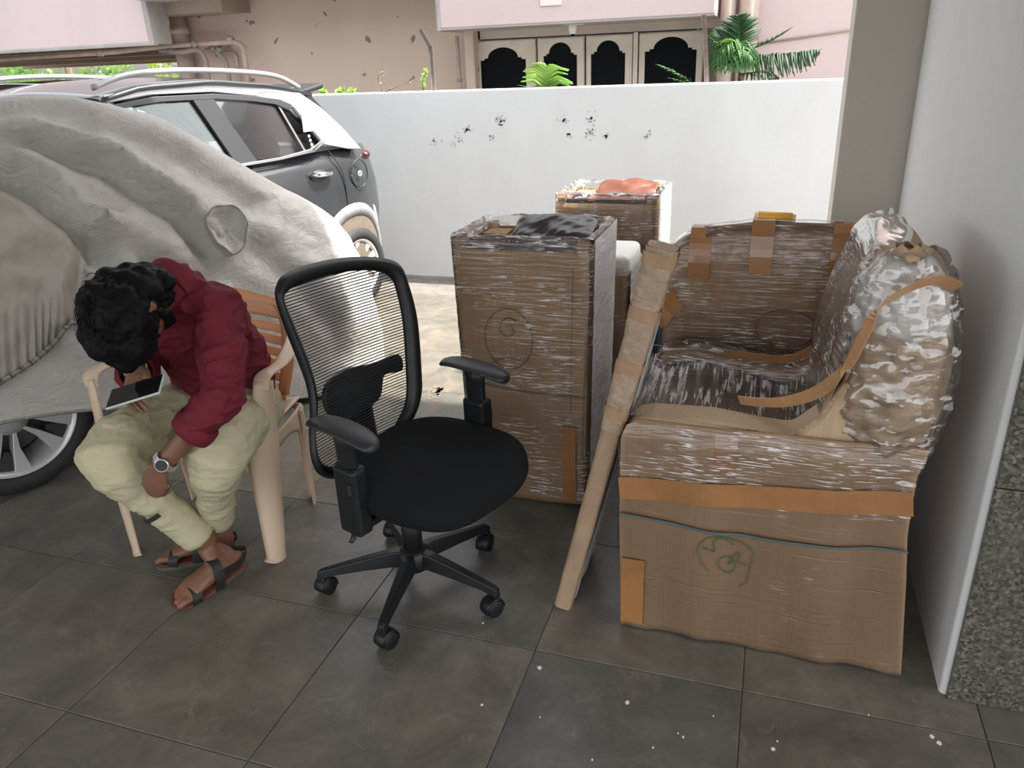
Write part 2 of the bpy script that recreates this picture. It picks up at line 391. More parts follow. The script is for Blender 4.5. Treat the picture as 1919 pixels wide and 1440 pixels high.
# boundary wall along the far side, ledge on its foot
wb = box('wall_back', (-6.6, 5.23, -.2), (2.4, 5.40, 1.322), WHITE, bevel=.006); prop(wb, 'low white plastered boundary wall with flaking spots', kind='structure')
box('wall_foot', (-6.6, 5.195, -.2), (2.4, 5.24, .028), GREYC, wb, bevel=.006)
FLAKE = M('bare_plaster_flake', (.54, .52, .50), .95, var=.3, vscale=40)
fr = random.Random(5)
for px_, sz, n_ in [((-2.046, 1.068), .055, 26), ((-1.799, 1.116), .055, 34), ((-1.354, 1.120), .045, 20), ((-1.171, 1.127), .055, 22), ((-1.181, 1.034), .06, 18), ((-2.111, 0.994), .06, 14), ((-2.293, 0.992), .05, 10), ((-1.067, 1.016), .04, 12), ((-0.819, 1.013), .05, 10), ((-1.319, 1.028), .03, 10), ((-1.873, 1.017), .05, 8)]:
    gs = []
    for q in range(n_):
        a = fr.uniform(0, 2*PI); d = sz*abs(fr.gauss(0, .5)); x, z = px_[0]+d*math.cos(a), px_[1]+d*math.sin(a)*.9; r = fr.uniform(.003, .009)
        gs.append(prismg([(x+r*fr.uniform(.6, 1.3)*math.cos(b), z+r*fr.uniform(.6, 1.3)*math.sin(b)) for b in [2*PI*i/6 for i in range(6)]], 5.2285, 5.2315))
    v, f = join(gs); prop(mesh('flaked_patch', v, f, FLAKE, wb), kind='stuff')

# building core on the right: grey return wall, white flank and granite front
wg = box('wall_right_return', (.245, 3.582, -.2), (.80, 3.80, 2.8), GREYP, bevel=.004); prop(wg, 'grey plastered return wall behind the sofas', kind='structure')
wc = box('wall_right', (.502, 1.722, -.2), (3.0, 3.575, 2.8), COLP, bevel=.012, seg=3); prop(wc, 'white plastered column wall beside the wrapped sofa', kind='structure')
GR = granite_mat()
for (x0, x1) in ((.517, 1.30), (1.303, 2.2)):
    for (z0, z1) in ((.0, .598), (.601, 1.20), (1.203, 1.80), (1.803, 2.7)):
        box('granite_panel', (x0, 1.706, z0+.001), (x1, 1.724, z1), GR, wc, bevel=.0015)
ce = box('ceiling', (-6.5, -2.0, 2.72), (3.2, 3.42, 2.95), M('ceiling_paint', (.72, .71, .69), .9)); prop(ce, 'concrete ceiling over the parking area', kind='structure')
gr_o = box('ground_outside', (-40, 5.41, -.5), (14, 45, -.05), M('dusty_ground', (.40, .35, .28), .95, var=.3, vscale=.6)); prop(gr_o, 'dusty ground of the neighbouring plot', kind='structure')

# ---------------------------------------------------------------- neighbouring house
nb = box('wall_neighbour', (-5.36, 6.6, -.1), (-2.42, 6.85, 3.6), BEIGE); prop(nb, 'stained beige wall of the neighbouring house', kind='structure')
nb2 = box('wall_neighbour_right', (-.42, 6.35, -.1), (3.0, 6.85, 3.6), PINK); prop(nb2, 'pink wall of the neighbouring house behind the pine', kind='structure')
tube('wall_groove', [(-0.196, 6.345, 1.539), (0.091, 6.345, 1.569), (0.436, 6.345, 1.604)], .010, BROWNB, nb2, n=6)
nl = box('wall_neighbour_lintel', (-2.44, 6.60, 1.665), (-.42, 6.85, 1.80), M('cream_paint', (.60, .54, .48), .8, var=.2, vscale=2)); prop(nl, 'cream lintel over the arched shutters', kind='structure')
sl = box('slab_sunshade', (-2.52, 6.0, 1.738), (-.48, 6.86, 3.3), PINK, bevel=.01); prop(sl, 'pink projecting balcony of the neighbouring house', kind='structure')
box('soffit', (-2.52, 6.0, 1.728), (-.48, 6.6, 1.739), GREYC, sl)
box('grey_edge', (-2.545, 5.99, 1.72), (-2.515, 6.5, 3.3), GREYC, sl, bevel=.008)
box('conduit_box', (-1.721, 5.990, 1.850), (-1.561, 5.999, 2.2), M('pale_plastic', (.72, .66, .62), .5), sl, bevel=.004)
box('pilaster', (-2.520, 6.48, -.1), (-2.435, 6.62, 1.74), BEIGE, nb, bevel=.01)
PIPE = M('painted_pipe', (.50, .40, .35), .6, var=.35, vscale=5)
PIPEG = M('grey_pipe', (.33, .29, .26), .6, var=.4, vscale=6)
t_ = thing('drain_pipe', 'thin painted pipe running down beside the arched shutters', 'pipe', (-2.585, 6.500, 1.298), group='pipes on the neighbouring house')
p0 = Vector(t_.location)
tube('pipe_run', [(0, 0, -.6), (0, 0, .40)], .016, PIPE, t_); tube('pipe_clamp', [(0, 0, .05), (0, 0, .075)], .023, PIPEG, t_)
for nm, px_, r, lab in (('drain_pipe', 1362, .055, 'thick pale drain pipe rising behind the pine'), ('drain_pipe', 1402, .07, 'thickest brown-stained drain pipe beside the pink wall')):
    x = {1362: -0.413, 1402: -0.267}[px_]; y = 6.27
    t_ = thing(nm, lab, 'pipe', (x, y, -.05), group='pipes on the neighbouring house')
    tube('pipe_run', [(0, 0, 0), (0, 0, 3.3)], r, PIPE, t_, n=14); tube('pipe_collar', [(0, 0, 1.62), (0, 0, 1.70)], r*1.12, PIPEG, t_, n=14)
# shutters with arched black panels
CREAM = M('shutter_paint', (.70, .65, .58), .6, var=.2, vscale=5, bmp=.05)
BLACKP = M('black_mesh_panel', (.006, .008, .010), .85, spec=.1)
def arch(x0, x1, z0, zs, zt):
    wv = x1-x0; st = wv*.11; c = (x0+x1)/2; r = (x1-x0)/2-2*st*.75; h = zt-zs
    pts = [(x0, z0), (x1, z0), (x1, zs), (x1-st*.8, zs), (x1-st*.8, zs+h*.16), (x1-st*1.5, zs+h*.16)]
    n_ = 14
    for i in range(n_+1):
        a = PI*i/n_; pts.append((c+(wv/2-st*1.5)*math.cos(a), zs+h*.16+h*.84*math.sin(a)))
    pts += [(x0+st*.8, zs+h*.16), (x0+st*.8, zs)]
    return pts+[(x0, zs)]
YD = 6.6
doors = [(-2.482, -1.934, -2.422, -2.024, 1.503, 1.598),
         (-1.928, -1.529, -1.873, -1.593, 1.518, 1.615),
         (-1.524, -1.138, -1.478, -1.202, 1.518, 1.613),
         (-1.100, -0.596, -1.047, -0.649, 1.519, 1.617)]
dn = ['leftmost cream shutter with a wide black arch above the wall', 'narrow cream shutter with black arch behind the pale frond', 'narrow cream shutter with black arch right of the middle gap', 'rightmost cream shutter with a wide black arch beside the post']
for k, (x0, x1, a0, a1, zs, zt) in enumerate(doors):
    d = box('window_%d' % (k+1), (x0+.004, 6.60, .2), (x1-.004, 6.64, 1.655), CREAM, bevel=.004); prop(d, dn[k], kind='structure')
    # raised cream frame pieces around the arch: outer frame as a polygon with an arch cut = stiles + head
    ap = arch(a0, a1, .3, zs, zt)
    head = [(a0, zs)]+[(a0, 1.645), (a1, 1.645)]+[(a1, zs)]+[p for p in ap if p[1] >= zs-1e-6][1:-1]
    prism('arched_panel', ap, 6.596, 6.604, BLACKP, d)
    prism('arch_head', head, 6.585, 6.601, CREAM, d)
    box('stile', (x0+.008, 6.585, .25), (a0, 6.601, 1.645), CREAM, d); box('stile', (a1, 6.585, .25), (x1-.008, 6.601, 1.645), CREAM, d)
mp_ = box('window_post', (-1.136, 6.57, .2), (-1.102, 6.64, 1.66), CREAM); prop(mp_, 'cream post between the right pair of shutters', kind='structure')
bk = box('wall_neighbour_back', (-2.44, 6.66, -.1), (-.42, 6.85, 1.67), BROWNB); prop(bk, 'wall behind the arched shutters', kind='structure')
# bare bulb holder under the balcony
b0 = Vector((-1.551, 6.280, 1.758)); b0.z = 1.738
t_ = thing('bulb_holder', 'white bulb holder under the pink balcony', 'bulb holder', b0)
PORC = M('white_porcelain', (.8, .79, .74), .3)
box('mounting_plate', (-.06, -.06, -.012), (.09, .06, 0), PORC, t_, bevel=.003)
lathe('socket', [(.001, -.012), (.03, -.012), (.032, -.045), (.026, -.055), (.024, -.075), (.001, -.075)], PORC, t_); lathe('socket_mouth', [(.001, -.075), (.016, -.075), (.015, -.09), (.001, -.09)], BLACKP, t_)
# left side: pink parapet beam, soffit with ribs, pipes and posts
pl = box('slab_left', (-12, 6.0, 1.755), (-5.25, 6.22, 3.4), PINK, bevel=.012); prop(pl, 'pink parapet beam of the neighbouring house', kind='structure')
box('grey_end', (-5.255, 5.992, 1.745), (-5.20, 6.23, 3.4), GREYC, pl, bevel=.01)
box('grey_lip', (-12, 5.99, 1.735), (-5.2, 6.05, 1.765), GREYC, pl, bevel=.006)
cf = box('ceiling_left', (-16, 6.2, 1.98), (-4.6, 16, 2.25), BROWNB); prop(cf, 'brown soffit under the neighbouring house', kind='structure')
for k in range(4):
    box('rib', (-16, 7.6+2.2*k, 1.78-.02*k), (-5.0, 7.9+2.2*k, 1.99), BROWNB, cf)
ul = box('slab_upper', (-5.2, 5.9, 2.08), (-2.6, 6.62, 2.30), GREYC); prop(ul, 'grey ledge above the pipes', kind='structure')
t_ = thing('drain_pipe', 'thick beige vertical drain pipe at the left end of the beige wall', 'pipe', (-5.325, 6.500, 1.535), group='pipes on the neighbouring house')
o_ = Vector(t_.location)
tube('pipe_run', [(0, 0, -1.5), (0, 0, .55)], .075, PIPE, t_, n=14); tube('pipe_collar', [(0, 0, .30), (0, 0, .36)], .083, PIPE, t_, n=14)
def pipe(label, pts, r, mat):
    q = [Vector(p) for p in pts]; t_ = thing('water_pipe', label, 'pipe', q[-1], group='pipes on the neighbouring house')
    path = []
    for i, p in enumerate(q):
        if 0 < i < len(q)-1:
            a = p+(q[i-1]-p).normalized()*min(.09, (q[i-1]-p).length*.4); b = p+(q[i+1]-p).normalized()*min(.09, (q[i+1]-p).length*.4)
            path += [a, (a+b)/2*.35+p*.65, b]
        else: path.append(p)
    tube('pipe_run', [p-q[-1] for p in path], r, mat, t_, n=10)
    for i in (1, len(q)-2):
        d = (q[i]-q[i-1]).normalized(); tube('pipe_joint', [q[i]-d*.16-q[-1], q[i]-d*.11-q[-1]], r*1.35, mat, t_, n=10)
pipe('long pale pipe crossing under the pink beam and turning down', [(-7.299, 6.250, 1.693), (-5.963, 6.300, 1.708), (-5.450, 6.350, 1.733), (-4.687, 6.420, 1.745), (-4.604, 6.420, 1.711), (-4.615, 6.42, 1.3)], .022, PIPE)
pipe('short grey pipe elbow right of the thick drain pipe', [(-5.467, 6.360, 1.702), (-5.205, 6.360, 1.678), (-5.049, 6.370, 1.699), (-4.999, 6.380, 1.626), (-5.012, 6.38, 1.3)], .022, PIPEG)
pipe('thin slanting pipe stub below the long pipe', [(-4.996, 6.460, 1.732), (-4.860, 6.460, 1.611), (-4.841, 6.460, 1.565), (-4.841, 6.46, 1.3)], .02, PIPEG)
pipe('thin pipe dropping from the second branch', [(-5.124, 6.560, 1.697), (-4.826, 6.560, 1.658), (-4.803, 6.560, 1.630), (-4.808, 6.56, 1.3)], .016, PIPE)
# angle-iron posts standing on the boundary wall
RUST = M('weathered_iron', (.22, .18, .155), .8, var=.4, vscale=20)
for lab, pts in (('bent iron post on the wall beside the beige wall', [(-2.310, 5.320, 1.315), (-2.313, 5.320, 1.603), (-2.325, 5.200, 1.711)]), ('straight iron post on the wall beside the pine', [(-0.452, 5.320, 1.324), (-0.481, 5.320, 1.612), (-0.491, 5.300, 1.707)])):
    q = [Vector(p) for p in pts]; q[0].z = 1.322; t_ = thing('iron_post', lab, 'post', q[0], group='iron posts on the boundary wall')
    L = [p-q[0] for p in q]
    for nm, w_, d_ in (('flange', .026, .004), ('web', .004, .026)):
        V, F = [], []
        for p in L:
            ox = 0 if nm == 'flange' else -.013
            V += [p+Vector((-w_/2+ox, -d_/2, 0)), p+Vector((w_/2+ox, -d_/2, 0)), p+Vector((w_/2+ox, d_/2, 0)), p+Vector((-w_/2+ox, d_/2, 0))]
        F = [(i*4+j, i*4+(j+1) % 4, i*4+4+(j+1) % 4, i*4+4+j) for i in range(2) for j in range(4)]+[(0, 1, 2, 3), (8, 9, 10, 11)]
        mesh(nm, V, F, RUST, t_)

# ---------------------------------------------------------------- plants
PINE = leaf_mat('pine_green', (.055, .16, .035), (.03, .10, .025), .3); LIME = leaf_mat('lime_frond', (.36, .52, .10), (.20, .40, .08), .4); PINED = leaf_mat('pine_dark', (.03, .085, .03), (.02, .06, .02), .25)
WOOD = M('twig_bark', (.16, .11, .07), .9, var=.4, vscale=20)
def frond(name, base, ctrl, tip, ln, n_, mat, parent, droop=.3, wid=.006, seed=0, side=None):
    r = random.Random(seed); B, C_, T = Vector(base), Vector(ctrl), Vector(tip); gs = []
    path = [(1-t)**2*B+2*(1-t)*t*C_+t*t*T for t in [i/12 for i in range(13)]]
    gs.append(tubeg(path, [.006*(1-.7*i/12) for i in range(13)], 5))
    for i in range(n_):
        t = .06+.94*(i+.5)/n_; p = (1-t)**2*B+2*(1-t)*t*C_+t*t*T; d = (2*(1-t)*(C_-B)+2*t*(T-C_)).normalized()
        sd_ = Vector(side) if side else d.cross(Vector((0, 0, 1)))
        sd_ = (sd_-d*d.dot(sd_)).normalized(); l_ = ln*(math.sin(PI*min(1, .18+t*.86))**.6)*r.uniform(.85, 1.1)
        for s in (-1, 1):
            u = (sd_*s*.9+d*.55+Vector((r.uniform(-.12, .12), r.uniform(-.12, .12), r.uniform(-.12, .12)))).normalized()
            q = [p, p+u*l_*.5+Vector((0, 0, .03*l_)), p+u*l_-Vector((0, 0, droop*l_))]
            gs.append(tubeg(q, [(wid*.8, wid*.35), (wid, wid*.4), (wid*.35, wid*.2)], 4, ref=d))
    v, f = join(gs); return mesh(name, v, f, mat, parent, smooth=True)
Yp = 5.62
t_ = thing('potted_pine', 'dark green pine with feathery fronds behind the right end of the wall', 'plant', (-0.273, Yp, 1.1))
o_ = Vector(t_.location)
tube('trunk', [(0, 0, -.6), (0, 0, .1), (0, .02, .32)], [.02, .016, .008], WOOD, t_)
def rel(p): return Vector(p)-o_
c0 = rel((-0.276, 5.620, 1.354)); cm = rel((-0.302, 5.620, 1.483))
frond('frond', cm, rel((-0.285, 5.680, 1.578)), rel((-0.308, 5.660, 1.722)), .15, 30, PINED, t_, .05, seed=1, side=(1, 0, 0))
frond('frond', cm, rel((-0.331, 5.500, 1.531)), rel((-0.354, 5.400, 1.571)), .10, 16, LIME, t_, .3, seed=2, side=(1, 0, 0))
for k, (tx, ty, yy) in enumerate(((1340, 118, 5.40), (1358, 128, 5.36), (1380, 132, 5.36), (1400, 128, 5.40), (1348, 100, 5.42), (1392, 108, 5.38), (1418, 118, 5.44), (1335, 135, 5.46))):
    tip = [rel((-0.416, 5.400, 1.433)), rel((-0.352, 5.360, 1.401)), rel((-0.281, 5.360, 1.386)), rel((-0.219, 5.400, 1.395)), rel((-0.395, 5.420, 1.488)), rel((-0.249, 5.380, 1.458)), rel((-0.166, 5.440, 1.424)), rel((-0.434, 5.460, 1.379))][k]
    st0 = rel((-0.307, 5.520, 1.546)); frond('frond', st0, (st0+tip)/2+Vector((0, -.03, .06)), tip, .13, 18, PINE, t_, .5, wid=.007, seed=10+k)
frond('frond', cm, rel((-0.107, 5.600, 1.523)), rel((0.030, 5.550, 1.623)), .05, 28, PINE, t_, -.2, seed=21)
frond('frond', cm+Vector((0, 0, -.02)), rel((-0.005, 5.550, 1.457)), rel((0.215, 5.500, 1.488)), .14, 34, PINED, t_, .9, wid=.007, seed=22)
frond('frond', cm, rel((-0.421, 5.600, 1.536)), rel((-0.557, 5.550, 1.644)), .06, 20, PINE, t_, .1, seed=23)
frond('frond', cm, rel((-0.403, 5.660, 1.551)), rel((-0.459, 5.700, 1.643)), .10, 18, PINED, t_, .1, seed=24, side=(1, 0, 0))
frond('frond', c0, rel((-0.126, 5.500, 1.384)), rel((-0.025, 5.480, 1.334)), .11, 18, PINED, t_, .5, seed=25)
t_ = thing('pine_branch', 'low green pine branch left of the straight iron post', 'plant', (-0.482, 5.550, 1.330)); o_ = Vector(t_.location)
frond('frond', (0, 0, -.1), rel((-0.623, 5.500, 1.384)), rel((-0.798, 5.460, 1.439)), .10, 30, PINE, t_, .1, seed=31); frond('frond', (0, 0, -.12), rel((-0.586, 5.500, 1.335)), rel((-0.720, 5.460, 1.353)), .10, 24, PINE, t_, .05, seed=32)
tube('stem', [(0, 0, -.7), (0, 0, -.08)], .01, WOOD, t_)
t_ = thing('lime_shrub', 'bright lime green frond leaning over the middle of the wall', 'plant', (-1.544, 5.500, 1.301)); o_ = Vector(t_.location)
frond('frond', (0, 0, -.12), rel((-1.523, 5.420, 1.399)), rel((-1.501, 5.360, 1.459)), .21, 14, LIME, t_, .28, wid=.013, seed=41, side=(1, 0, 0)); frond('frond', (0, 0, -.12), rel((-1.614, 5.480, 1.332)), rel((-1.757, 5.480, 1.336)), .04, 10, PINE, t_, .1, seed=42)
tube('stem', [(0, 0, -.8), (0, 0, -.1)], .01, WOOD, t_)
def leafy(name, label, base, stems, mat, seed, nleaf=7, size=.03):
    t_ = thing(name, label, 'plant', base); r = random.Random(seed); B = Vector(base)
    for st in stems:
        P = smooth_path([Vector(p)-B for p in st], 5); tube('stem', P, .004, WOOD, t_, n=5); gs = []
        for p in P[2:]:
            for q in range(nleaf):
                d = Vector((r.uniform(-1, 1), r.uniform(-1, 1), r.uniform(-.3, 1))).normalized()*size*r.uniform(.5, 1.2); sd_ = d.cross(Vector((r.uniform(-1, 1), r.uniform(-1, 1), 1))).normalized()*d.length*.35
                gs.append(([p, p+d*.5+sd_, p+d, p+d*.5-sd_], [(0, 1, 2, 3)]))
        v, f = join(gs); prop(mesh('leaves', v, f, mat, t_, fix=False), kind='stuff')
leafy('creeper', 'thin yellow-green creeper beside the bent iron post', (-2.445, 5.450, 1.313), [[(-2.445, 5.450, 1.313), (-2.439, 5.420, 1.375), (-2.390, 5.400, 1.454)]], LIME, 51, 4, .035)
leafy('creeper', 'curling bare creeper on the wall left of the bent post', (-2.773, 5.450, 1.314), [[(-2.773, 5.450, 1.314), (-2.778, 5.420, 1.366), (-2.789, 5.420, 1.421), (-2.743, 5.420, 1.451), (-2.728, 5.420, 1.429)], [(-2.773, 5.450, 1.314), (-2.638, 5.420, 1.355), (-2.521, 5.420, 1.388)]], M('dry_creeper', (.50, .45, .25), .8), 52, 1, .02)
leafy('weed_tuft', 'yellow-green weed tuft on the wall above the black car', (-3.143, 5.450, 1.293), [[(-3.257, 5.450, 1.296), (-3.274, 5.450, 1.334)], [(-3.143, 5.450, 1.293), (-3.116, 5.450, 1.330)], [(-3.054, 5.450, 1.291), (-3.027, 5.450, 1.324)]], LIME, 53, 9, .045)
# trees far behind the parked cars
TREE = [leaf_mat('tree_leaf_a', (.20, .34, .06), (.10, .22, .05), .4), leaf_mat('tree_leaf_b', (.34, .42, .08), (.20, .30, .06), .4), leaf_mat('tree_leaf_c', (.06, .17, .07), (.12, .26, .09), .4)]
for k, (x, y, lab, mt) in enumerate(((-30.5, 20, 'yellow-green tree far left under the pink beam', 1), (-25.6, 21, 'dense dark green tree behind the black car roof', 2), (-20.8, 20, 'light green tree between the dark tree and the beige wall', 0), (-16.2, 21, 'pale yellow tree beside the left end of the beige wall', 1))):
    t_ = thing('garden_tree', lab, 'tree', (x, y, -.05), group='trees beyond the neighbouring house'); r = random.Random(60+k)
    tube('trunk', [(0, 0, 0), (.1, 0, 1.4), (-.1, .1, 2.6)], [.16, .12, .06], WOOD, t_)
    V, F = [], []
    for q in range(2600):
        a, b_, rr = r.uniform(0, 2*PI), r.uniform(-1, 1), r.uniform(.6, 1)**.4
        p = Vector((2.1*rr*math.cos(a)*math.sqrt(1-b_*b_), 1.5*rr*math.sin(a)*math.sqrt(1-b_*b_), 2.0+1.9*rr*b_))
        d = Vector((r.uniform(-1, 1), r.uniform(-1, 1), r.uniform(-1, 1))).normalized()*r.uniform(.09, .18); s_ = d.cross(Vector((r.uniform(-1, 1), 1, r.uniform(-1, 1)))).normalized()*d.length*.5
        n0 = len(V); V += [p, p+d*.5+s_, p+d, p+d*.5-s_]; F.append((n0, n0+1, n0+2, n0+3))
    prop(mesh('crown', V, F, TREE[mt], t_, fix=False), kind='stuff')

# ================================================================ CARS
RUB = M('tyre_rubber', (.022, .021, .02), .75, var=.4, vscale=20, bmp=.1, bscale=90)
ALLOY = M('alloy_silver', (.52, .52, .52), .34, metal=.35); ALLOYD = M('alloy_dark', (.06, .06, .065), .4, metal=.6)
DISC = M('brake_disc', (.20, .19, .18), .45, metal=.3, var=.4, vscale=12)
def car_wheel(parent, c, nrm, R=.32, rim=.225, name='wheel', dusty=False):
    """tyre, rim barrel, five forked spokes, hub, lug nuts, disc; nrm points out of the car"""
    c = Vector(c); n = Vector(nrm).normalized(); x = Vector((0, 0, 1)).cross(n).normalized(); y = n.cross(x)
    Rm = Matrix((x, y, n)).transposed()
    w_ = bpy.data.objects.new(name, None); COL.objects.link(w_); w_.parent = parent; w_.location = c; w_.rotation_euler = Rm.to_euler()
    lathe('tyre', [(rim, -.02), (rim+.012, -.002), (R-.05, .006), (R-.018, -.004), (R-.003, -.03), (R, -.06), (R, -.13), (R-.005, -.16), (R-.04, -.185), (rim, -.18)], RUB, w_, n=56, caps=False)
    lathe('rim_barrel', [(rim+.004, -.004), (rim-.006, -.006), (rim-.016, -.02), (rim-.03, -.09), (rim-.035, -.16)], ALLOY, w_, n=56, caps=False)
    lathe('brake_disc', [(.001, -.10), (rim*.72, -.10), (rim*.72, -.112), (.001, -.112)], DISC, w_, n=40)
    lathe('backing_plate', [(.001, -.15), (rim-.034, -.15), (rim-.034, -.16), (.001, -.16)], ALLOYD, w_, n=40)
    for k in range(5):
        a = 2*PI*k/5+PI/2+.32
        def pt(r, da, h): return Vector((r*math.cos(a+da), r*math.sin(a+da), h))
        gs = []
        for s in (-1, 1):
            v = [pt(.035, s*.55-.12, -.028), pt(.035, s*.55+.12, -.028), pt(rim*.55, s*.25-.10, -.020), pt(rim*.55, s*.25+.10, -.020), pt(rim-.004, s*.27-.14, -.012), pt(rim-.004, s*.27+.14, -.012)]
            v2 = [p-Vector((0, 0, .045)) for p in v]
            gs.append((v+v2, [(0, 1, 3, 2), (2, 3, 5, 4), (6, 8, 9, 7), (8, 10, 11, 9), (0, 2, 8, 6), (2, 4, 10, 8), (1, 7, 9, 3), (3, 9, 11, 5), (0, 6, 7, 1), (4, 5, 11, 10)]))
        v, f = join(gs); mesh('spoke', v, f, ALLOY, w_, bevel=.003)
        v = [pt(rim*.60, -.07, -.03), pt(rim*.60, .07, -.03), pt(rim-.004, .16, -.022), pt(rim-.004, -.16, -.022)]; v += [p-Vector((0, 0, .03)) for p in v]
        mesh('spoke_web', v, [(0, 1, 2, 3), (4, 7, 6, 5), (0, 4, 5, 1), (1, 5, 6, 2), (2, 6, 7, 3), (3, 7, 4, 0)], ALLOYD, w_)
        q = Vector((.055*math.cos(a+PI/5), .055*math.sin(a+PI/5), -.03)); v, f = latheg([(.001, .006), (.007, .006), (.009, 0), (.012, 0), (.012, -.02)], 10, q); mesh('lug_nut', v, f, ALLOYD, w_, smooth=True)
    lathe('hub_cap', [(.001, -.008), (.026, -.010), (.032, -.018), (.07, -.026), (.07, -.06)], ALLOY, w_, n=24)
    return w_

# ---------------------------------------------------------------- covered car
CLOTH = cloth_cover()
LOOP = [(-3.05, .6, .33), (-2.86, 1.2, .34), (-2.63, 1.85, .335), (-2.38, 2.38, .20), (-2.10, 2.86, .05), (-1.90, 3.14, .02), (-1.85, 3.36, .02), (-2.02, 3.54, .02), (-2.32, 3.6, .03), (-2.58, 3.5, .05), (-2.74, 3.20, .08), (-2.92, 2.80, .1), (-3.3, 2.15, .2), (-3.75, 1.3, .3), (-3.9, .6, .33), (-3.5, .45, .35)]
SPINE = [(-3.5, .7), (-3.3, 1.3), (-3.05, 1.85), (-2.78, 2.4), (-2.58, 2.8), (-2.44, 3.1), (-2.28, 3.27)]
ZY = [.4, 1.2, 1.8, 2.2, 2.5, 2.75, 2.95, 3.15, 3.3, 3.45, 3.7]; ZV = [1.455, 1.45, 1.448, 1.446, 1.442, 1.367, 1.213, 1.017, .90, .84, .8]
def near_spine(x, y):
    best = (9e9, 0, 0)
    for (ax, ay), (bx_, by_) in zip(SPINE, SPINE[1:]):
        dx, dy = bx_-ax, by_-ay; t = max(0, min(1, ((x-ax)*dx+(y-ay)*dy)/(dx*dx+dy*dy))); qx, qy = ax+t*dx, ay+t*dy; d = (x-qx)**2+(y-qy)**2
        if d < best[0]: best = (d, qx, qy)
    return best[1:]
LP = smooth_path(LOOP, 16, True); NB, KB = len(LP), 64
SN = [near_spine(p.x, p.y) for p in LP]
CREASES = [([(-2.682, 2.047, 1.318), (-2.626, 2.143, 1.295), (-2.579, 2.241, 1.29), (-2.509, 2.325, 1.218), (-2.451, 2.415, 1.175), (-2.401, 2.471, 1.094), (-2.314, 2.593, .963), (-2.264, 2.649, .818)], .062, .035),
           ([(-2.672, 2.0, 1.255), (-2.606, 2.093, 1.183), (-2.543, 2.183, 1.095), (-2.517, 2.21, 1.025), (-2.49, 2.236, .937), (-2.452, 2.297, .869), (-2.429, 2.325, .775)], .07, .04),
           ([(-2.473, 2.268, .921), (-2.465, 2.264, .837), (-2.488, 2.196, .716), (-2.499, 2.161, .606)], .05, .03),
           ([(-2.422, 2.361, .884), (-2.363, 2.453, .767), (-2.322, 2.514, .653), (-2.226, 2.67, .493)], .055, .04),
           ([(-2.148, 2.851, .766), (-2.042, 2.979, .567), (-1.957, 3.069, .385), (-1.93, 3.095, .21)], .02, .05),
           ([(-2.664, 2.202, 1.384), (-2.559, 2.351, 1.343), (-2.461, 2.501, 1.304), (-2.329, 2.68, 1.179), (-2.184, 2.868, .973)], .026, .05)]
CREASES = [([Vector(p) for p in c], a_, w_) for c, a_, w_ in CREASES]
def crease(q):
    h = 0
    for c, a_, w_ in CREASES:
        best = 9; up_ = 0
        for k in range(len(c)-1):
            d = c[k+1]-c[k]; t = max(0, min(1, (q-c[k]).dot(d)/d.length_squared)); r_ = q-(c[k]+d*t)
            fade_ = 1
            if r_.length < best:
                best = r_.length; up_ = 1 if r_.z > 0 else -1
        if best < .3:
            h -= a_*math.exp(-(best/w_)**2)
            h += (a_*.95 if up_ > 0 else a_*.35)*math.exp(-((best-2.1*w_)/(w_*1.3))**2)
    return h
def cover_raw(i, t):
    b = LP[i % NB]; sx, sy = SN[i % NB]; ins = t**1.9; g = 1-(1-t)**2.6
    x, y = b.x+(sx-b.x)*ins, b.y+(sy-b.y)*ins; z = b.z+(float(np.interp(y, ZY, ZV))-b.z)*g
    q = Vector((x, y, z)); out = Vector((b.x-sx, b.y-sy, .25)).normalized()
    if x > -3.3:
        fade = max(0, min(1, (1-t)*2.2))
        ph = y*.55+z*.85
        f2 = noise.fractal(Vector((ph*5.5, (y*.85-z*.5)*1.6, x)), 1, 2, 3)*.018+noise.fractal(Vector((x*5, y*5, z*8)), 1, 2, 4)*.007
        q = q+out*((crease(q)*fade)+f2*(.3+fade*.7))
    return q, out
def cover_pt(i, t, off=0):
    k = math.floor(i); fr_ = i-k
    q, o = cover_raw(k, t)
    if fr_ > 1e-4:
        q2, o2 = cover_raw(k+1, t); q = q.lerp(q2, fr_); o = o.lerp(o2, fr_)
    return q+o*off
cc = thing('covered_car', 'parked car under a loose dusty grey fabric cover', 'car', (-2.62, 1.88, 0)); c0 = Vector(cc.location)
V = [cover_pt(i, j/(KB-1))-c0 for j in range(KB) for i in range(NB)]
F = [(j*NB+i, j*NB+(i+1) % NB, (j+1)*NB+(i+1) % NB, (j+1)*NB+i) for j in range(KB-1) for i in range(NB)]
cvr = mesh('fabric_cover', V, F, CLOTH, cc, smooth=True, fix=False)
# gathered elastic flap of the second layer hanging over the rear wheel side
def idx_at(y):  # loop index on the near side for a given y
    return min(range(NB//2), key=lambda i: abs(LP[i].y-y))
FB = [(26, .03), (30, .04), (33, .055), (36, .078), (38, .10), (41, .14)]; FT = [(32, .451), (36, .433), (38, .403), (40, .366), (42, .317), (43, .25)]
def flap(u, v):
    def at(L):
        k = min(4, int(u*5)); fr_ = u*5-k; return L[k][0]+(L[k+1][0]-L[k][0])*fr_, L[k][1]+(L[k+1][1]-L[k][1])*fr_
    (ib, tb), (it_, tt) = at(FB), at(FT); i = ib+(it_-ib)*v; t = tb+(tt-tb)*v
    q = cover_pt(i, t); out = cover_raw(int(i), t)[1]; gather = max(0, 1-v*3.2)
    edge = min(1, u*8)*min(1, (1-u)*7)
    lift = .018+.065*edge*math.sin(PI*min(1, .12+v*.86))**.7+.011*math.sin(u*95)*gather+.026*noise.fractal(q*7.0, 1, 2, 3)*edge
    if v > .97: lift = -.01
    return q+out*lift-c0
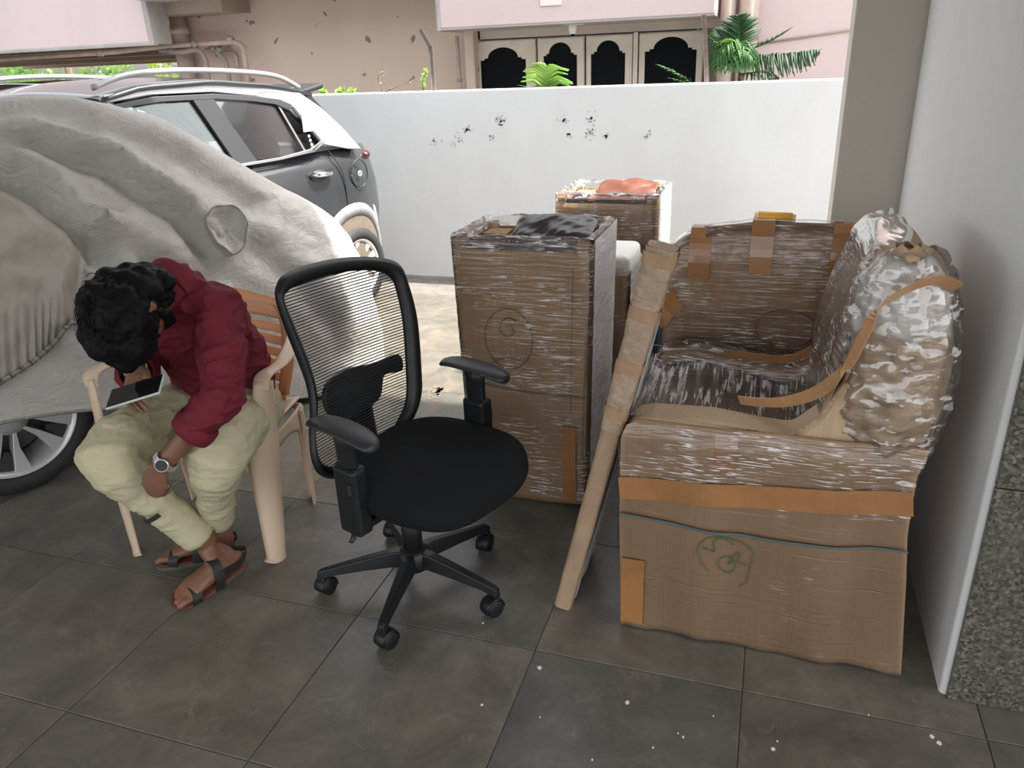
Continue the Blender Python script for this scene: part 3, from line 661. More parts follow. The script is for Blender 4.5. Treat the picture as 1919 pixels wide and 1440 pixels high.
v, f = gridg(flap, 110, 34); mesh('cover_flap', v, f, M('flap_cloth', (.40, .365, .315), .6, var=.35, vscale=3, bmp=.6, bscale=9, bdist=.02), cc, smooth=True, fix=False)
hp = [Vector(flap(k/120, 0))+Vector((.012, -.006, -.004)) for k in range(121)]
HEM = M('elastic_hem', (.30, .28, .245), .8, var=.5, vscale=90, bmp=.5, bscale=160)
tube('elastic_hem', hp, [.007+.003*(k % 2) for k in range(121)], HEM, cc, n=8)
hp = [cover_pt(i, 0)+Vector((0, 0, 0))-c0 for i in range(idx_at(1.0), 16*9)]
tube('bottom_hem', hp, .007, HEM, cc, n=6)
# mirror pocket: a pouch standing off the cover with a stitched rim
pc = Vector((-1.905, 2.360, 0.948)); best = (0, 59, .299)
pq = cover_pt(best[1], best[2]); b = LP[best[1]]; on = (Vector((0, 0, CAM_H))-pq); on = Vector((.80, -.52, .34)).normalized()
ax_ = on.cross(Vector((0, 0, 1))).normalized(); ay_ = ax_.cross(on).normalized()
if ax_.x < 0: ax_ = -ax_
pq = pq-on*.01
def pouch(u, v):
    a = 2*PI*u; r_ = [1.0, 1.02, .98, .8, .45, .02][min(5, int(v*5.001))]; h_ = [-.03, .050, .056, .034, .018, .016][min(5, int(v*5.001))]
    wv = 1+.05*math.sin(3*a)+.03*math.sin(7*a+1)
    return pq+ax_*(.078*r_*wv*math.cos(a)*(1+.12*math.sin(a)))+ay_*(.100*r_*wv*math.sin(a))+on*(h_+.014*noise.noise(Vector((math.cos(a)*2, math.sin(a)*2, v*5)))*(1 if v > .3 else 0))-c0
v, f = gridg(pouch, 36, 6, True); mesh('mirror_pocket', v, f, CLOTH, cc, smooth=True, fix=False)
rim = [Vector(pouch(k/40, .21))+on*.004 for k in range(41)]; tube('pocket_seam', rim, .0045, HEM, cc, n=6)
car_wheel(cc, Vector((-2.665, 1.915, .318))-c0, (.93, -.37, 0), R=.318, rim=.232)
ub = box('underbody', (-.62, -1.1, .16), (-.17, .75, .34), M('underbody_black', (.015, .015, .015), .9), cc)

# ---------------------------------------------------------------- black SUV beyond it
PAINT_B = M('black_car_paint', (.014, .016, .018), .25, coat=.8, var=.5, vscale=4, var_col=(.026, .028, .031)); SILV = M('silver_car_paint', (.36, .37, .39), .35, metal=.25, coat=.5)
TRIM = M('black_trim', (.02, .021, .023), .45); CLAD = M('grey_cladding', (.24, .245, .25), .55, var=.25, vscale=9); CHROME = M('chrome', (.8, .8, .8), .12, metal=1)
GLASS = glass_mat('window_glass', (.93, .97, .955)); SEATC = M('dark_seat_fabric', (.03, .03, .03), .8)
suv = thing('black_suv', 'black SUV with silver roof parked beyond the covered car', 'car', (-2.424, 4.75, 0), rz=math.radians(75)-PI)
# local axes: +x = forward along the car (from the tail), +y = outwards to the camera side? (checked below), z up
PH = math.radians(75); e_ = Vector((-math.cos(PH), -math.sin(PH), 0)); nn_ = Vector((math.sin(PH), -math.cos(PH), 0))
def sw(s, w_, z):   # s forward from the tail, w_ inwards from the near side
    return Vector((s, w_, z))
suv.rotation_euler = (0, 0, math.atan2(e_.y, e_.x))
# with x=e_, local y = (-e_.y, e_.x) which points to +X (outside), so inwards is -y
def P3(s, w_, z): return Vector((s, -w_, z))
def side_in(s):   # plan taper of the tail
    return .0 if s > .40 else .15*((.40-s)/.40)**2
WID = 1.55
rows = [(.06, .30), (.02, .42), (.0, .62), (.0, .80), (.012, .93), (.05, 1.03)]
sS = [.0, .04, .10, .18, .26, .34, .42, .55, .7, .9, 1.2, 1.5, 1.8, 1.92]
V, F = [], []
for s in sS:
    ti = side_in(s); tz = 1-.0*s
    ring = [(w_+ti, z) for w_, z in rows]+[(WID-w_-ti, z) for w_, z in rows[::-1]]
    for w_, z in ring:
        tail = .03*math.sin((z-.3)/.75*PI) if s < .05 else 0
        V.append(P3(s-tail+(.10*max(0, z-.75) if s < .2 else 0), w_, z))
nR = len(rows)*2
for i in range(len(sS)-1):
    for j in range(nR): F.append((i*nR+j, i*nR+(j+1) % nR, (i+1)*nR+(j+1) % nR, (i+1)*nR+j))
F += [tuple(range(nR)), tuple((len(sS)-1)*nR+j for j in range(nR))]
mesh('body_shell', V, F, PAINT_B, suv, smooth=True, bevel=0)
def panel(name, poly, w0, w1, mat, bevel=.006, far=False):
    V = [P3(s, w0+.10*max(0, z-1.05)/.4*(1), z) for s, z in poly]+[P3(s, w1+.10*max(0, z-1.05)/.4, z) for s, z in poly]; n = len(poly)
    if far: V = [Vector((p.x, -(WID+p.y), p.z)) for p in V]
    F = [tuple(range(n)), tuple(range(2*n-1, n-1, -1))]+[(i, (i+1) % n, n+(i+1) % n, n+i) for i in range(n)]
    return mesh(name, V, F, mat, suv, bevel=bevel)
dP = [(.24, 1.02), (.35, 1.03), (.56, 1.08), (.64, 1.2), (.76, 1.32), (.95, 1.375), (.90, 1.405), (.62, 1.375), (.48, 1.28), (.36, 1.16)]
for fr_ in (False, True):
    panel('d_pillar', dP, .0, .05, SILV, far=fr_)
    panel('roof_side_rail', [(.62, 1.372), (.95, 1.372), (1.2, 1.405), (1.55, 1.41), (1.80, 1.385), (1.80, 1.42), (1.5, 1.455), (1.2, 1.452), (.9, 1.425), (.60, 1.385)], .0, .05, SILV, far=fr_)
    panel('window_frame', [(.70, 1.31), (.78, 1.345), (.95, 1.372), (1.2, 1.398), (1.55, 1.402), (1.80, 1.375), (1.80, 1.355), (1.52, 1.375), (1.2, 1.37), (.97, 1.345), (.82, 1.32), (.73, 1.28)], -.003, .03, TRIM, .003, far=fr_)
    panel('b_pillar', [(1.06, 1.04), (1.20, 1.04), (1.345, 1.39), (1.22, 1.39)], -.002, .04, TRIM, .003, far=fr_)
    panel('quarter_frame', [(.545, 1.075), (.565, 1.07), (.72, 1.30), (.70, 1.305)], -.006, .03, TRIM, .002, far=fr_)
    panel('belt_strip', [(.545, 1.085), (.56, 1.105), (.66, 1.065), (.9, 1.045), (1.85, 1.035), (1.85, 1.02), (.9, 1.03), (.65, 1.045)], -.008, .012, CHROME if not fr_ else TRIM, .002, far=fr_)
    panel('quarter_glass', [(.57, 1.085), (.70, 1.05), (.80, 1.315), (.73, 1.29)], .016, .022, GLASS, 0, far=fr_)
    panel('glass_divider', [(.69, 1.045), (.705, 1.045), (.805, 1.32), (.79, 1.32)], .006, .026, CHROME if not fr_ else TRIM, 0, far=fr_)
    panel('rear_door_glass', [(.70, 1.045), (1.07, 1.045), (1.225, 1.37), (.98, 1.35), (.81, 1.315)], .016, .022, GLASS, 0, far=fr_)
    panel('front_door_glass', [(1.19, 1.045), (1.86, 1.04), (1.80, 1.36), (1.52, 1.378), (1.345, 1.375)], .016, .022, GLASS, 0, far=fr_)
    panel('a_pillar', [(1.80, 1.36), (1.86, 1.04), (1.93, 1.04), (1.86, 1.40), (1.80, 1.415)], -.002, .04, PAINT_B, .004, far=fr_)
# roof skin with raised rails
def roofp(u, v):
    s = .52+u*1.34; z = float(np.interp(s, [.52, .8, 1.2, 1.6, 1.86], [1.385, 1.445, 1.485, 1.475, 1.42])); w_ = .08+v*(WID-.16); z += .03*math.sin(PI*v)-.02
    return P3(s, w_, z)
v, f = gridg(roofp, 18, 14); rf = mesh('roof', v, f, PAINT_B, suv, smooth=True); sm_ = rf.modifiers.new('t', 'SOLIDIFY'); sm_.thickness = .02
for w_ in (.10, WID-.10):
    pts = [P3(s, w_, z) for s, z in ((.60, 1.40), (.75, 1.465), (1.0, 1.497), (1.35, 1.515), (1.65, 1.505), (1.84, 1.455))]
    v, f = tubeg(smooth_path(pts, 5), [(.015, .014)]*26, 8, ref=(0, 1, 0)); mesh('roof_rail', v, f, SILV, suv, smooth=True)
# tail: spoiler, rear glass, lamp, bumper
def tailp(u, v):
    w_ = .10+u*(WID-.2); s = float(np.interp(v, [0, .5, 1], [.25, .38, .56]))-.05*math.sin(PI*u); return P3(s, w_, 1.04+v*.345)
v, f = gridg(tailp, 10, 6); mesh('rear_window', v, f, GLASS, suv, smooth=True)
v, f = join([boxg(P3(.49, WID/2, 1.385), (.20, WID-.22, .03), Matrix.Rotation(.18, 3, 'Y'))]); mesh('spoiler', v, f, TRIM, suv, bevel=.01)
panel('tail_edge', [(.22, 1.04), (.27, 1.035), (.66, 1.40), (.58, 1.405), (.50, 1.36)], .045, .10, TRIM); panel('tail_edge', [(.22, 1.04), (.27, 1.035), (.66, 1.40), (.58, 1.405), (.50, 1.36)], .045, .10, TRIM, far=True)
LAMP = M('tail_lamp_red', (.06, .012, .012), .15, coat=.6)
v, f = ellg(P3(.085, .14, .965), (.045, .055, .03), Matrix.Rotation(-.5, 3, 'Z')); mesh('tail_lamp', v, f, LAMP, suv, smooth=True)
v, f = tubeg([P3(.0, .30, .52), P3(.03, .15, .52), P3(.10, .085, .52)], [(.13, .022)]*3, 10, ref=(0, 0, 1)); 
mesh('bumper_corner', v, f, CLAD, suv, smooth=True)
# wheel arch cladding and wheel
ws, wz = .36, .31
V, F = [], []
for k in range(25):
    a = PI*(-.10+1.20*k/24)
    for r_, w_ in ((.305, .006), (.310, -.012), (.368, -.014), (.380, .0), (.375, .03), (.305, .04)):
        s = ws+r_*math.cos(a)*.95; V.append(P3(s, w_+side_in(s), wz+r_*math.sin(a)*1.03))
F = [(i*6+j, i*6+(j+1) % 6, i*6+6+(j+1) % 6, i*6+6+j) for i in range(24) for j in range(6)]
mesh('wheel_arch_trim', V, F, CLAD, suv, smooth=True)
def well(u, v):
    a = 2*PI*u; s = ws+.31*v*math.cos(a)*.95; return P3(s, side_in(s)-.005, wz+.31*v*math.sin(a)*1.03)
v, f = gridg(well, 40, 8, True); mesh('wheel_well', v, f, M('wheel_well_dust', (.15, .12, .09), .9, var=.4, vscale=8), suv, smooth=True)
car_wheel(suv, P3(ws+.01, -.02, wz-.02), (-.10, .99, 0), R=.262, rim=.178)
# handle, fuel flap, door seams
hs_ = .62
v, f = ellg(P3(hs_, .004, .905), (.075, .012, .034)); mesh('handle_cup', v, f, TRIM, suv, smooth=True)
tube('door_handle', [P3(hs_-.09, -.006, .905), P3(hs_-.06, -.032, .912), P3(hs_+.03, -.034, .918), P3(hs_+.08, -.008, .918)], [.012, .017, .017, .012], CHROME, suv)
fc = P3(.285, .012, .875); ring = [fc+Vector((.072*math.cos(a), .012+.02*0, .085*math.sin(a))) for a in [2*PI*i/30 for i in range(31)]]
tube('fuel_flap_seam', ring, .004, TRIM, suv, n=6)
v, f = latheg([(.001, .003), (.017, .003), (.018, 0)], 18, fc+Vector((0, .016, .0)), (0, 1, 0)); stk = mesh('fuel_sticker', v, f, M('pale_sticker', (.75, .8, .78), .5), suv)
ring = [fc+Vector((.010*math.cos(a), .021, .010*math.sin(a))) for a in [2*PI*i/16 for i in range(17)]]; tube('sticker_ring', ring, .0014, TRIM, stk, n=5)
tube('sticker_bar', [fc+Vector((-.005, .021, -.004)), fc+Vector((.005, .021, .004))], .0014, TRIM, stk, n=5)
tube('door_seam', smooth_path([P3(.50, .035, 1.04), P3(.46, .004, .96), P3(.43, -.003, .88), P3(.42, -.003, .76), P3(.42, .0, .70)], 4), .0035, TRIM, suv, n=5)
tube('tail_seam', smooth_path([P3(.16, .10, .97), P3(.12, .105, .86), P3(.10, .115, .76), P3(.12, .10, .62)], 4), .0035, M('edge_highlight', (.5, .5, .5), .4), suv, n=5)
box('window_sticker', (.61, -.0135, 1.16), (.69, -.011, 1.25), M('paper_sticker', (.82, .82, .78), .6), suv)
for k in range(4): v, f = latheg([(.001, .002), (.009, .002), (.009, 0)], 12, P3(.655-.006*k, .011, 1.135-.024*k), (0, 1, 0)); mesh('dot_sticker', v, f, M('blue_dot', (.55, .72, .72), .6), suv)
# cabin inside
box('cabin_floor', (.3, -WID+.1, .78), (1.85, -.1, .84), SEATC, suv)
for w_ in (.42, WID-.42):
    v, f = tubeg([P3(.74, w_, .85), P3(.70, w_, 1.08), P3(.66, w_, 1.13)], [(.20, .07), (.19, .06), (.12, .04)], 12, ref=(0, 1, 0)); mesh('rear_seat', v, f, SEATC, suv, smooth=True)
    v, f = tubeg([P3(1.42, w_, .85), P3(1.36, w_, 1.14), P3(1.32, w_, 1.24)], [(.19, .07), (.18, .06), (.10, .04)], 12, ref=(0, 1, 0)); mesh('front_seat', v, f, SEATC, suv, smooth=True)
# ---------------------------------------------------------------- second dark car further left
bc = thing('black_car', 'glossy black car roof behind the grey covered car at far left', 'car', (-8.0, 6.95, 0), rz=.0)
GP = M('gloss_black_paint', (.012, .013, .016), .08, coat=1)
prof = [(-2.0, .35), (-2.05, .6), (-1.9, .88), (-1.2, 1.0), (-.75, 1.33), (-.3, 1.455), (.6, 1.465), (1.35, 1.44), (1.95, 1.28), (2.1, 1.0), (2.12, .5), (2.0, .3)]
V, F = [], []; nP = len(prof)
for k, (yy, ins, zs_) in enumerate(((-.82, 0, 1.0), (-.80, .0, 1.0), (-.62, 0, 1.0), (-.3, 0, 1.012), (0, 0, 1.016), (.3, 0, 1.012), (.62, 0, 1.0), (.8, 0, 1.0), (.82, 0, 1.0))):
    for x, z in prof:
        top = max(0, z-1.0); sc = 1-.28*(top/.45) if abs(yy) > .7 else 1
        lim = (z if abs(yy) < .7 else min(z, 1.0+top*(.25 if abs(yy) > .81 else .62)))
        V.append(Vector((x, yy*sc, lim*(zs_ if z > 1 else 1))))
for i in range(8):
    for j in range(nP-1): F.append((i*nP+j, i*nP+j+1, (i+1)*nP+j+1, (i+1)*nP+j))
F += [tuple(range(nP)), tuple(8*nP+j for j in range(nP))]
mesh('body_shell', V, F, GP, bc, smooth=True)
tube('roof_trim', [(-.7, -.60, 1.35), (-.25, -.60, 1.455), (.6, -.60, 1.47), (1.35, -.60, 1.445), (1.9, -.6, 1.3)], .014, CHROME, bc)
for x in (-1.3, 1.35): car_wheel(bc, (x, -.82, .32), (0, -1, 0))
v, f = gridg(lambda u, v: P3(1.93-.10*v-.03*math.sin(PI*u)*0, .06+u*(WID-.12), 1.03+.385*v), 8, 4); mesh('windscreen', v, f, GLASS, suv, smooth=True)

# ================================================================ OFFICE CHAIR
BPL = M('black_plastic', (.009, .010, .011), .42, bmp=.03, bscale=300, spec=.35); BFA = M('black_seat_fabric', (.007, .008, .009), .95, bmp=.25, bscale=500, spec=.2); BARM = M('arm_pad_rubber', (.022, .023, .025), .42, spec=.4); BCOL = M('gas_column', (.012, .012, .013), .3)
oc = thing('office_chair', 'black mesh-back swivel office chair with armrests', 'chair', (-.95, 1.775, 0), rz=math.atan2(-.34, .94))
# five-star base
hub_top = .135
lathe('hub', [(.001, .075), (.045, .075), (.05, .09), (.048, .13), (.034, .145), (.001, .145)], BPL, oc, n=28)
for k, wa in enumerate((204, 276, 349, 60, 132)):
    a = math.radians(wa)+math.atan2(.34, .94); d = Vector((math.cos(a), math.sin(a), 0)); sd_ = Vector((-d.y, d.x, 0))
    V = []; prof = [(.03, .085, .138, .030), (.07, .088, .136, .028), (.16, .082, .118, .024), (.25, .072, .098, .019), (.285, .062, .090, .018), (.297, .052, .082, .016)]
    for r_, zb, zt, hw in prof: V += [d*r_+sd_*hw*.8+Vector((0, 0, zb)), d*r_-sd_*hw*.8+Vector((0, 0, zb)), d*r_-sd_*hw*.55+Vector((0, 0, zt)), d*r_+sd_*hw*.55+Vector((0, 0, zt))]
    n = len(prof); F = [(i*4+j, i*4+(j+1) % 4, i*4+4+(j+1) % 4, i*4+4+j) for i in range(n-1) for j in range(4)]+[(0, 1, 2, 3), tuple((n-1)*4+j for j in range(4))]
    lg = mesh('base_leg', V, F, BPL, oc, bevel=.004, seg=2, smooth=False)
    ct = thing('caster', None, None); ct.parent = oc; ct.location = d*.285; rr = random.Random(k); ca = a+[.9, -.5, 1.2, .5, 2.4][k]; ct.rotation_euler = (0, 0, ca)
    lathe('stem', [(.001, .03), (.011, .03), (.011, .075), (.001, .075)], BPL, ct, n=12)
    for s in (-1, 1):
        v, f = latheg([(.001, 0), (.018, .001), (.025, .005), (.027, .010), (.027, .017), (.024, .019), (.001, .019)], 24, (-.012, s*.004, .027), (0, s, 0)); mesh('caster_wheel', v, f, BPL, ct, smooth=True, bevel=0)
    v, f = tubeg([(-.012+.030*math.cos(t), 0, .027+.030*math.sin(t)) for t in [PI*(-.05+1.15*i/10) for i in range(11)]], [(.022, .003)]*11, 8, ref=(0, 1, 0)); mesh('caster_hood', v, f, BPL, ct, smooth=True)
lathe('gas_column', [(.001, .13), (.030, .13), (.031, .24), (.027, .245), (.027, .255), (.021, .26), (.021, .40), (.001, .40)], BCOL, oc, n=24)
# seat plate, lever
v, f = boxg((.06, 0, .385), (.28, .22, .035)); mesh('seat_plate', v, f, BPL, oc, bevel=.008)
lv = tube('height_lever', [(.04, -.05, .38), (.05, -.19, .372), (.055, -.225, .362)], [.0045, .0045, .005], BPL, oc, n=8)
v, f = tubeg([(.05, -.20, .370), (.056, -.245, .352), (.066, -.275, .338)], [(.009, .006), (.013, .007), (.007, .004)], 8, ref=(1, 0, 0)); mesh('lever_grip', v, f, BPL, lv, smooth=True)
# cushion: superellipse pad with waterfall front
def seatp(u, v):
    a = 2*PI*u; ca, sa = math.cos(a), math.sin(a); e = .62
    sx = abs(ca)**e*(1 if ca >= 0 else -1); sy = abs(sa)**e*(1 if sa >= 0 else -1)
    prof = [(.001, .398), (.55, .392), (.84, .392), (.94, .402), (.99, .425), (1.0, .445), (.985, .462), (.95, .474), (.88, .482), (.7, .484), (.4, .479), (.001, .477)]
    r_, z = prof[min(11, int(round(v*11)))]
    x = .095+.245*r_*sx; y = .012+(.248-.02*max(0, -sx))*r_*sy
    z += -.030*max(0, (x-.20)/.14)**2*(1 if v > .2 else .6)+.010*abs(sy)*r_*(1 if v > .5 else 0)
    return (x, y, z)
v, f = gridg(seatp, 64, 12, True); mesh('seat', v, f, BFA, oc, smooth=True, sub=1)
# backrest in its own leaning plane (u across, w up the back)
p0 = Vector((-.17, 0, .45)); tv_ = Vector((-.11, 0, .55)).normalized()
def bk(u, w_, d=0):
    cv = .022*((u-.06)/.24)**2
    return p0+Vector((0, u, 0))+tv_*w_+Vector((1, 0, .2)).normalized()*(d+cv)
OUT = [(-.205, .03), (-.190, .10), (-.160, .17), (-.150, .235), (-.155, .30), (-.170, .416), (-.172, .491), (-.155, .525), (-.118, .545), (-.026, .553), (.089, .547), (.207, .524), (.286, .487), (.305, .422), (.308, .299), (.278, .129), (.258, .061), (.216, .005), (.12, -.06), (-.02, -.085), (-.13, -.06), (-.19, -.02)]
INN = [(-.182, .035), (-.170, .10), (-.135, .17), (-.122, .235), (-.125, .317), (-.142, .423), (-.149, .480), (-.134, .498), (-.105, .506), (-.036, .509), (.08, .506), (.19, .486), (.246, .452), (.257, .40), (.252, .299), (.222, .150), (.200, .075), (.165, .03), (.09, -.02), (-.02, -.045), (-.11, -.03), (-.165, .0)]
def cl2(L, n=5): return [(p.x, p.y) for p in smooth_path([(a, b, 0) for a, b in L], n, True)]
oo, ii = cl2(OUT), cl2(INN); n = len(oo)
V = []
for (a, b), (c, d) in zip(oo, ii):
    mx, my = (a+c)/2, (b+d)/2
    V += [bk(a, b, -.004), bk(a*.75+c*.25, b*.75+d*.25, .012), bk(mx, my, .015), bk(c, d, .006), bk(c, d, -.006), bk(mx, my, -.016)]
F = [(i*6+j, i*6+(j+1) % 6, ((i+1) % n)*6+(j+1) % 6, ((i+1) % n)*6+j) for i in range(n) for j in range(6)]
bf = mesh('back_frame', V, F, BPL, oc, smooth=True)
# horizontal mesh strands
def span(w_):
    xs = []
    for i in range(n):
        (a, b), (c, d) = ii[i], ii[(i+1) % n]
        if (b-w_)*(d-w_) < 0: xs.append(a+(c-a)*(w_-b)/(d-b))
    return (min(xs), max(xs)) if len(xs) >= 2 else None
gs = []; w_ = -.04; STR = M('mesh_strand', (.012, .013, .015), .7)
while w_ < .508:
    # strands slope slightly like the real weave
    s_ = span(w_)
    if s_:
        a, b = s_; P = [bk(a-.012+(b-a+.024)*k/10, w_, -.002-.006*math.sin(PI*k/10)) for k in range(11)]
        gs.append(tubeg(P, [(.0016, .0021)]*11, 6, ref=tv_))
    w_ += .0088
v, f = join(gs); prop(mesh('mesh_fabric', v, f, STR, oc, smooth=True), 'black horizontal mesh strands of the backrest', kind='stuff')
# lumbar support with cross arm behind the mesh
LUM = cl2([(.225, .20), (.205, .215), (.15, .212), (.105, .215), (.05, .225), (.005, .228), (-.058, .214), (-.09, .175), (-.085, .12), (-.04, .08), (.03, .085), (.09, .095), (.118, .112), (.135, .145), (.15, .165), (.20, .16), (.222, .165)], 4)
V = [bk(a, b, -.012) for a, b in LUM]+[bk(a, b, -.030) for a, b in LUM]; m_ = len(LUM)
mesh('lumbar_support', V, [tuple(range(m_)), tuple(range(2*m_-1, m_-1, -1))]+[(i, (i+1) % m_, m_+(i+1) % m_, m_+i) for i in range(m_)], BPL, oc, bevel=.003)
v, f = tubeg([bk(.03, .10, -.03), bk(.03, -.02, -.04), Vector((-.10, .02, .40)), Vector((.02, .01, .385))], [(.06, .012), (.055, .014), (.05, .014), (.05, .012)], 12, ref=(0, 1, 0)); mesh('back_bracket', v, f, BPL, oc, smooth=True)
# armrests
for s, xo in ((-1, .055), (1, .055)):
    y = s*.255+.012
    ar = thing('armrest', None, None); ar.parent = oc; ar.location = (xo, y, 0)
    V, F = [], []
    K = [(-.125, .020, 0, .655), (-.115, .034, 0, .664), (-.06, .042, 0, .672), (.02, .044, 0, .671), (.085, .040, .004*s, .662), (.112, .030, .006*s, .652), (.122, .014, .006*s, .648)]
    gs = []
    for x, hw, oy, zt in K:
        V += [Vector((x, oy+hw*math.cos(t)*1.0, zt-.013+.013*math.sin(t)*(1 if math.sin(t) > 0 else .9))) for t in [2*PI*j/16 for j in range(16)]]
    F = [(i*16+j, i*16+(j+1) % 16, i*16+16+(j+1) % 16, i*16+16+j) for i in range(len(K)-1) for j in range(16)]+[tuple(range(16)), tuple(6*16+j for j in range(16))]
    mesh('arm_pad', V, F, BARM, ar, smooth=True, sub=1)
    v, f = tubeg([(.0, 0, .652), (.0, 0, .62), (.002, 0, .52), (.004, 0, .44)], [(.045, .022), (.036, .02), (.034, .018), (.034, .018)], 14, ref=(1, 0, 0)); mesh('arm_post', v, f, BPL, ar, smooth=True)
    v, f = boxg((.004, 0, .455), (.082, .052, .20)); mesh('post_sleeve', v, f, BPL, ar, bevel=.012, seg=3)
    v, f = boxg((.004, -s*.07, .375), (.07, .16, .02)); mesh('arm_bracket', v, f, BPL, ar, bevel=.005)
    v, f = boxg((.03, s*.028, .50), (.012, .008, .03)); mesh('arm_button', v, f, BARM, ar, bevel=.002)

# ================================================================ WRAPPED FURNITURE
CARD = carton_mat('brown_carton', (.365, .232, .130), (.305, .190, .104)); CARDL = carton_mat('pale_carton', (.50, .36, .235), (.42, .30, .19)); CARDD = carton_mat('dark_carton', (.29, .185, .11), (.235, .148, .088))
TAPE = M('brown_packing_tape', (.36, .165, .058), .22, var=.3, vscale=6, coat=.4); FOAM = M('white_foam_sheet', (.70, .66, .62), .6, var=.15, vscale=9, bmp=.5, bscale=22, bdist=.01)
TWINE = M('teal_twine', (.085, .125, .125), .7); MARK = M('green_marker', (.05, .12, .045), .6); MARKD = M('dark_marker', (.12, .075, .045), .7)
FILM = film_mat('stretch_film'); FILMV = film_mat('stretch_film_pulled', (170, 9, 30), .5, .7, 1.0, .75, .54); FILMC = film_mat('stretch_film_crumpled', (22, 22, 60), .35, .8, 1.0, .8, .575); FILM_GLARE = film_mat('stretch_film_painted_glare', (14, 14, 150), 6.2, .85, 1.0, 1.1, .46)
WOODR = M('reddish_wood', (.30, .10, .04), .35, var=.3, vscale=5, stretch=(1, 1, 8)); BPLAS = M('black_plastic_sheet', (.022, .013, .010), .22)
def strip(name, pts, width, wdir, mat, parent, thick=.0012):
    v, f = ribbon(pts, width, wdir, thick); return mesh(name, v, f, mat, parent, smooth=False)
def line(name, pts, r, mat, parent, n=6, k=6):
    return tube(name, smooth_path(pts, k), r, mat, parent, n=n)

# ---------------------------------------------------------------- the near armchair, seen from its side
so = thing('wrapped_armchair', 'nearest armchair packed in cardboard and stretch film against the white column', 'armchair', (.05, 2.08, 0))
so0 = Vector(so.location)
def R0(p): return Vector(p)-so0
PROF = [(-.307, .012), (-.316, .35), (-.316, .60), (-.300, .640), (-.25, .652), (-.10, .655), (.03, .640), (.095, .636), (.150, .690), (.195, .79), (.212, .92), (.222, 1.03), (.255, 1.085), (.300, 1.098), (.350, 1.072), (.385, 1.01), (.402, .94), (.405, .82), (.395, .68), (.372, .575), (.375, .42), (.392, .28), (.418, .004)]
# near side panel of cardboard: bulging sheet with vertical waves and a torn lower edge
def inside_poly(px_, pz_, poly):
    c = False; n = len(poly)
    for i in range(n):
        (x1, z1), (x2, z2) = poly[i], poly[i-1]
        if (z1 > pz_) != (z2 > pz_) and px_ < (x2-x1)*(pz_-z1)/(z2-z1)+x1: c = not c
    return c
def x_range(z):
    L = [(-.307, .0), (-.316, .35), (-.316, .60), (-.300, .64), (-.25, .652)]; Rr = [(.42, .0), (.392, .28), (.375, .42), (.372, .575), (.395, .66)]
    return float(np.interp(z, [p[1] for p in L], [p[0] for p in L])), float(np.interp(z, [p[1] for p in Rr], [p[0] for p in Rr]))
def front(u, v, off=0):
    zb = .004+.005*math.sin(u*7)*math.sin(u*4)+.0012*math.sin(u*57); z = zb+v*(.645-zb); x0, x1 = x_range(z); x = x0+(x1-x0)*u
    wv = .009*math.sin(x*22+.6)*min(1, v*3+.3)*(1-v*.6)+.004*math.sin(x*41+2)*(1-v)+.003*noise.noise(Vector((x*7, z*5, 0)))
    y = 1.762-.012*math.sin(PI*v)*math.sin(PI*u)+wv-off+.012*max(0, v-.93)/.07
    return R0((x, y, z))
v, f = gridg(front, 110, 40); o = mesh('side_panel', v, f, CARD, so, smooth=True, fix=False); sm_ = o.modifiers.new('t', 'SOLIDIFY'); sm_.thickness = .006; sm_.offset = 0
# arm body behind the panel, back, far arm, seat
arm = [p for p in PROF]
v, f = prismg([(a*.985+.001, b*.99+.003) for a, b in arm], 1.785, 1.90); mesh('near_arm', [R0(p) for p in v], f, CARDL, so, bevel=.02, seg=3)
farp = [(-.300, .02), (-.31, .58), (-.290, .622), (-.18, .640), (-.02, .612), (.09, .600), (.15, .630), (.20, .70), (.245, .80), (.27, .92), (.31, .98), (.36, .96), (.385, .85), (.38, .5), (.395, .02)]
v, f = prismg(farp, 2.30, 2.42); mesh('far_arm', [R0(p) for p in v], f, CARDD, so, bevel=.03, seg=4)
def backp(u, v):
    y = 1.80+u*.60; a = PI*v; lump = .018*noise.noise(Vector((u*5, v*6, 2)))
    zt = 1.055+.015*math.sin(PI*u); prof = [(.17, .30), (.155, .55), (.165, .72), (.205, .90), (.235, zt-.04), (.27, zt), (.32, zt+.012), (.365, zt-.05), (.392, .90), (.395, .7), (.38, .5), (.38, .1)]
    k = min(10, int(v*11)); fr_ = v*11-k; (x1, z1), (x2, z2) = prof[k], prof[min(11, k+1)]; return R0((x1+(x2-x1)*fr_+lump, y, z1+(z2-z1)*fr_+lump))
v, f = gridg(backp, 24, 45); mesh('backrest', v, f, CARDL, so, smooth=True, fix=False)
v, f = prismg([(-.295, .03), (-.30, .40), (-.28, .42), (.20, .46), (.20, .03)], 1.895, 2.305); mesh('seat', [R0(p) for p in v], f, CARDD, so, bevel=.02, seg=3)
v, f = boxg(R0((-.08, 2.10, .475)), (.38, .38, .07)); mesh('seat_pad', v, f, CARDD, so, bevel=.02, seg=3)
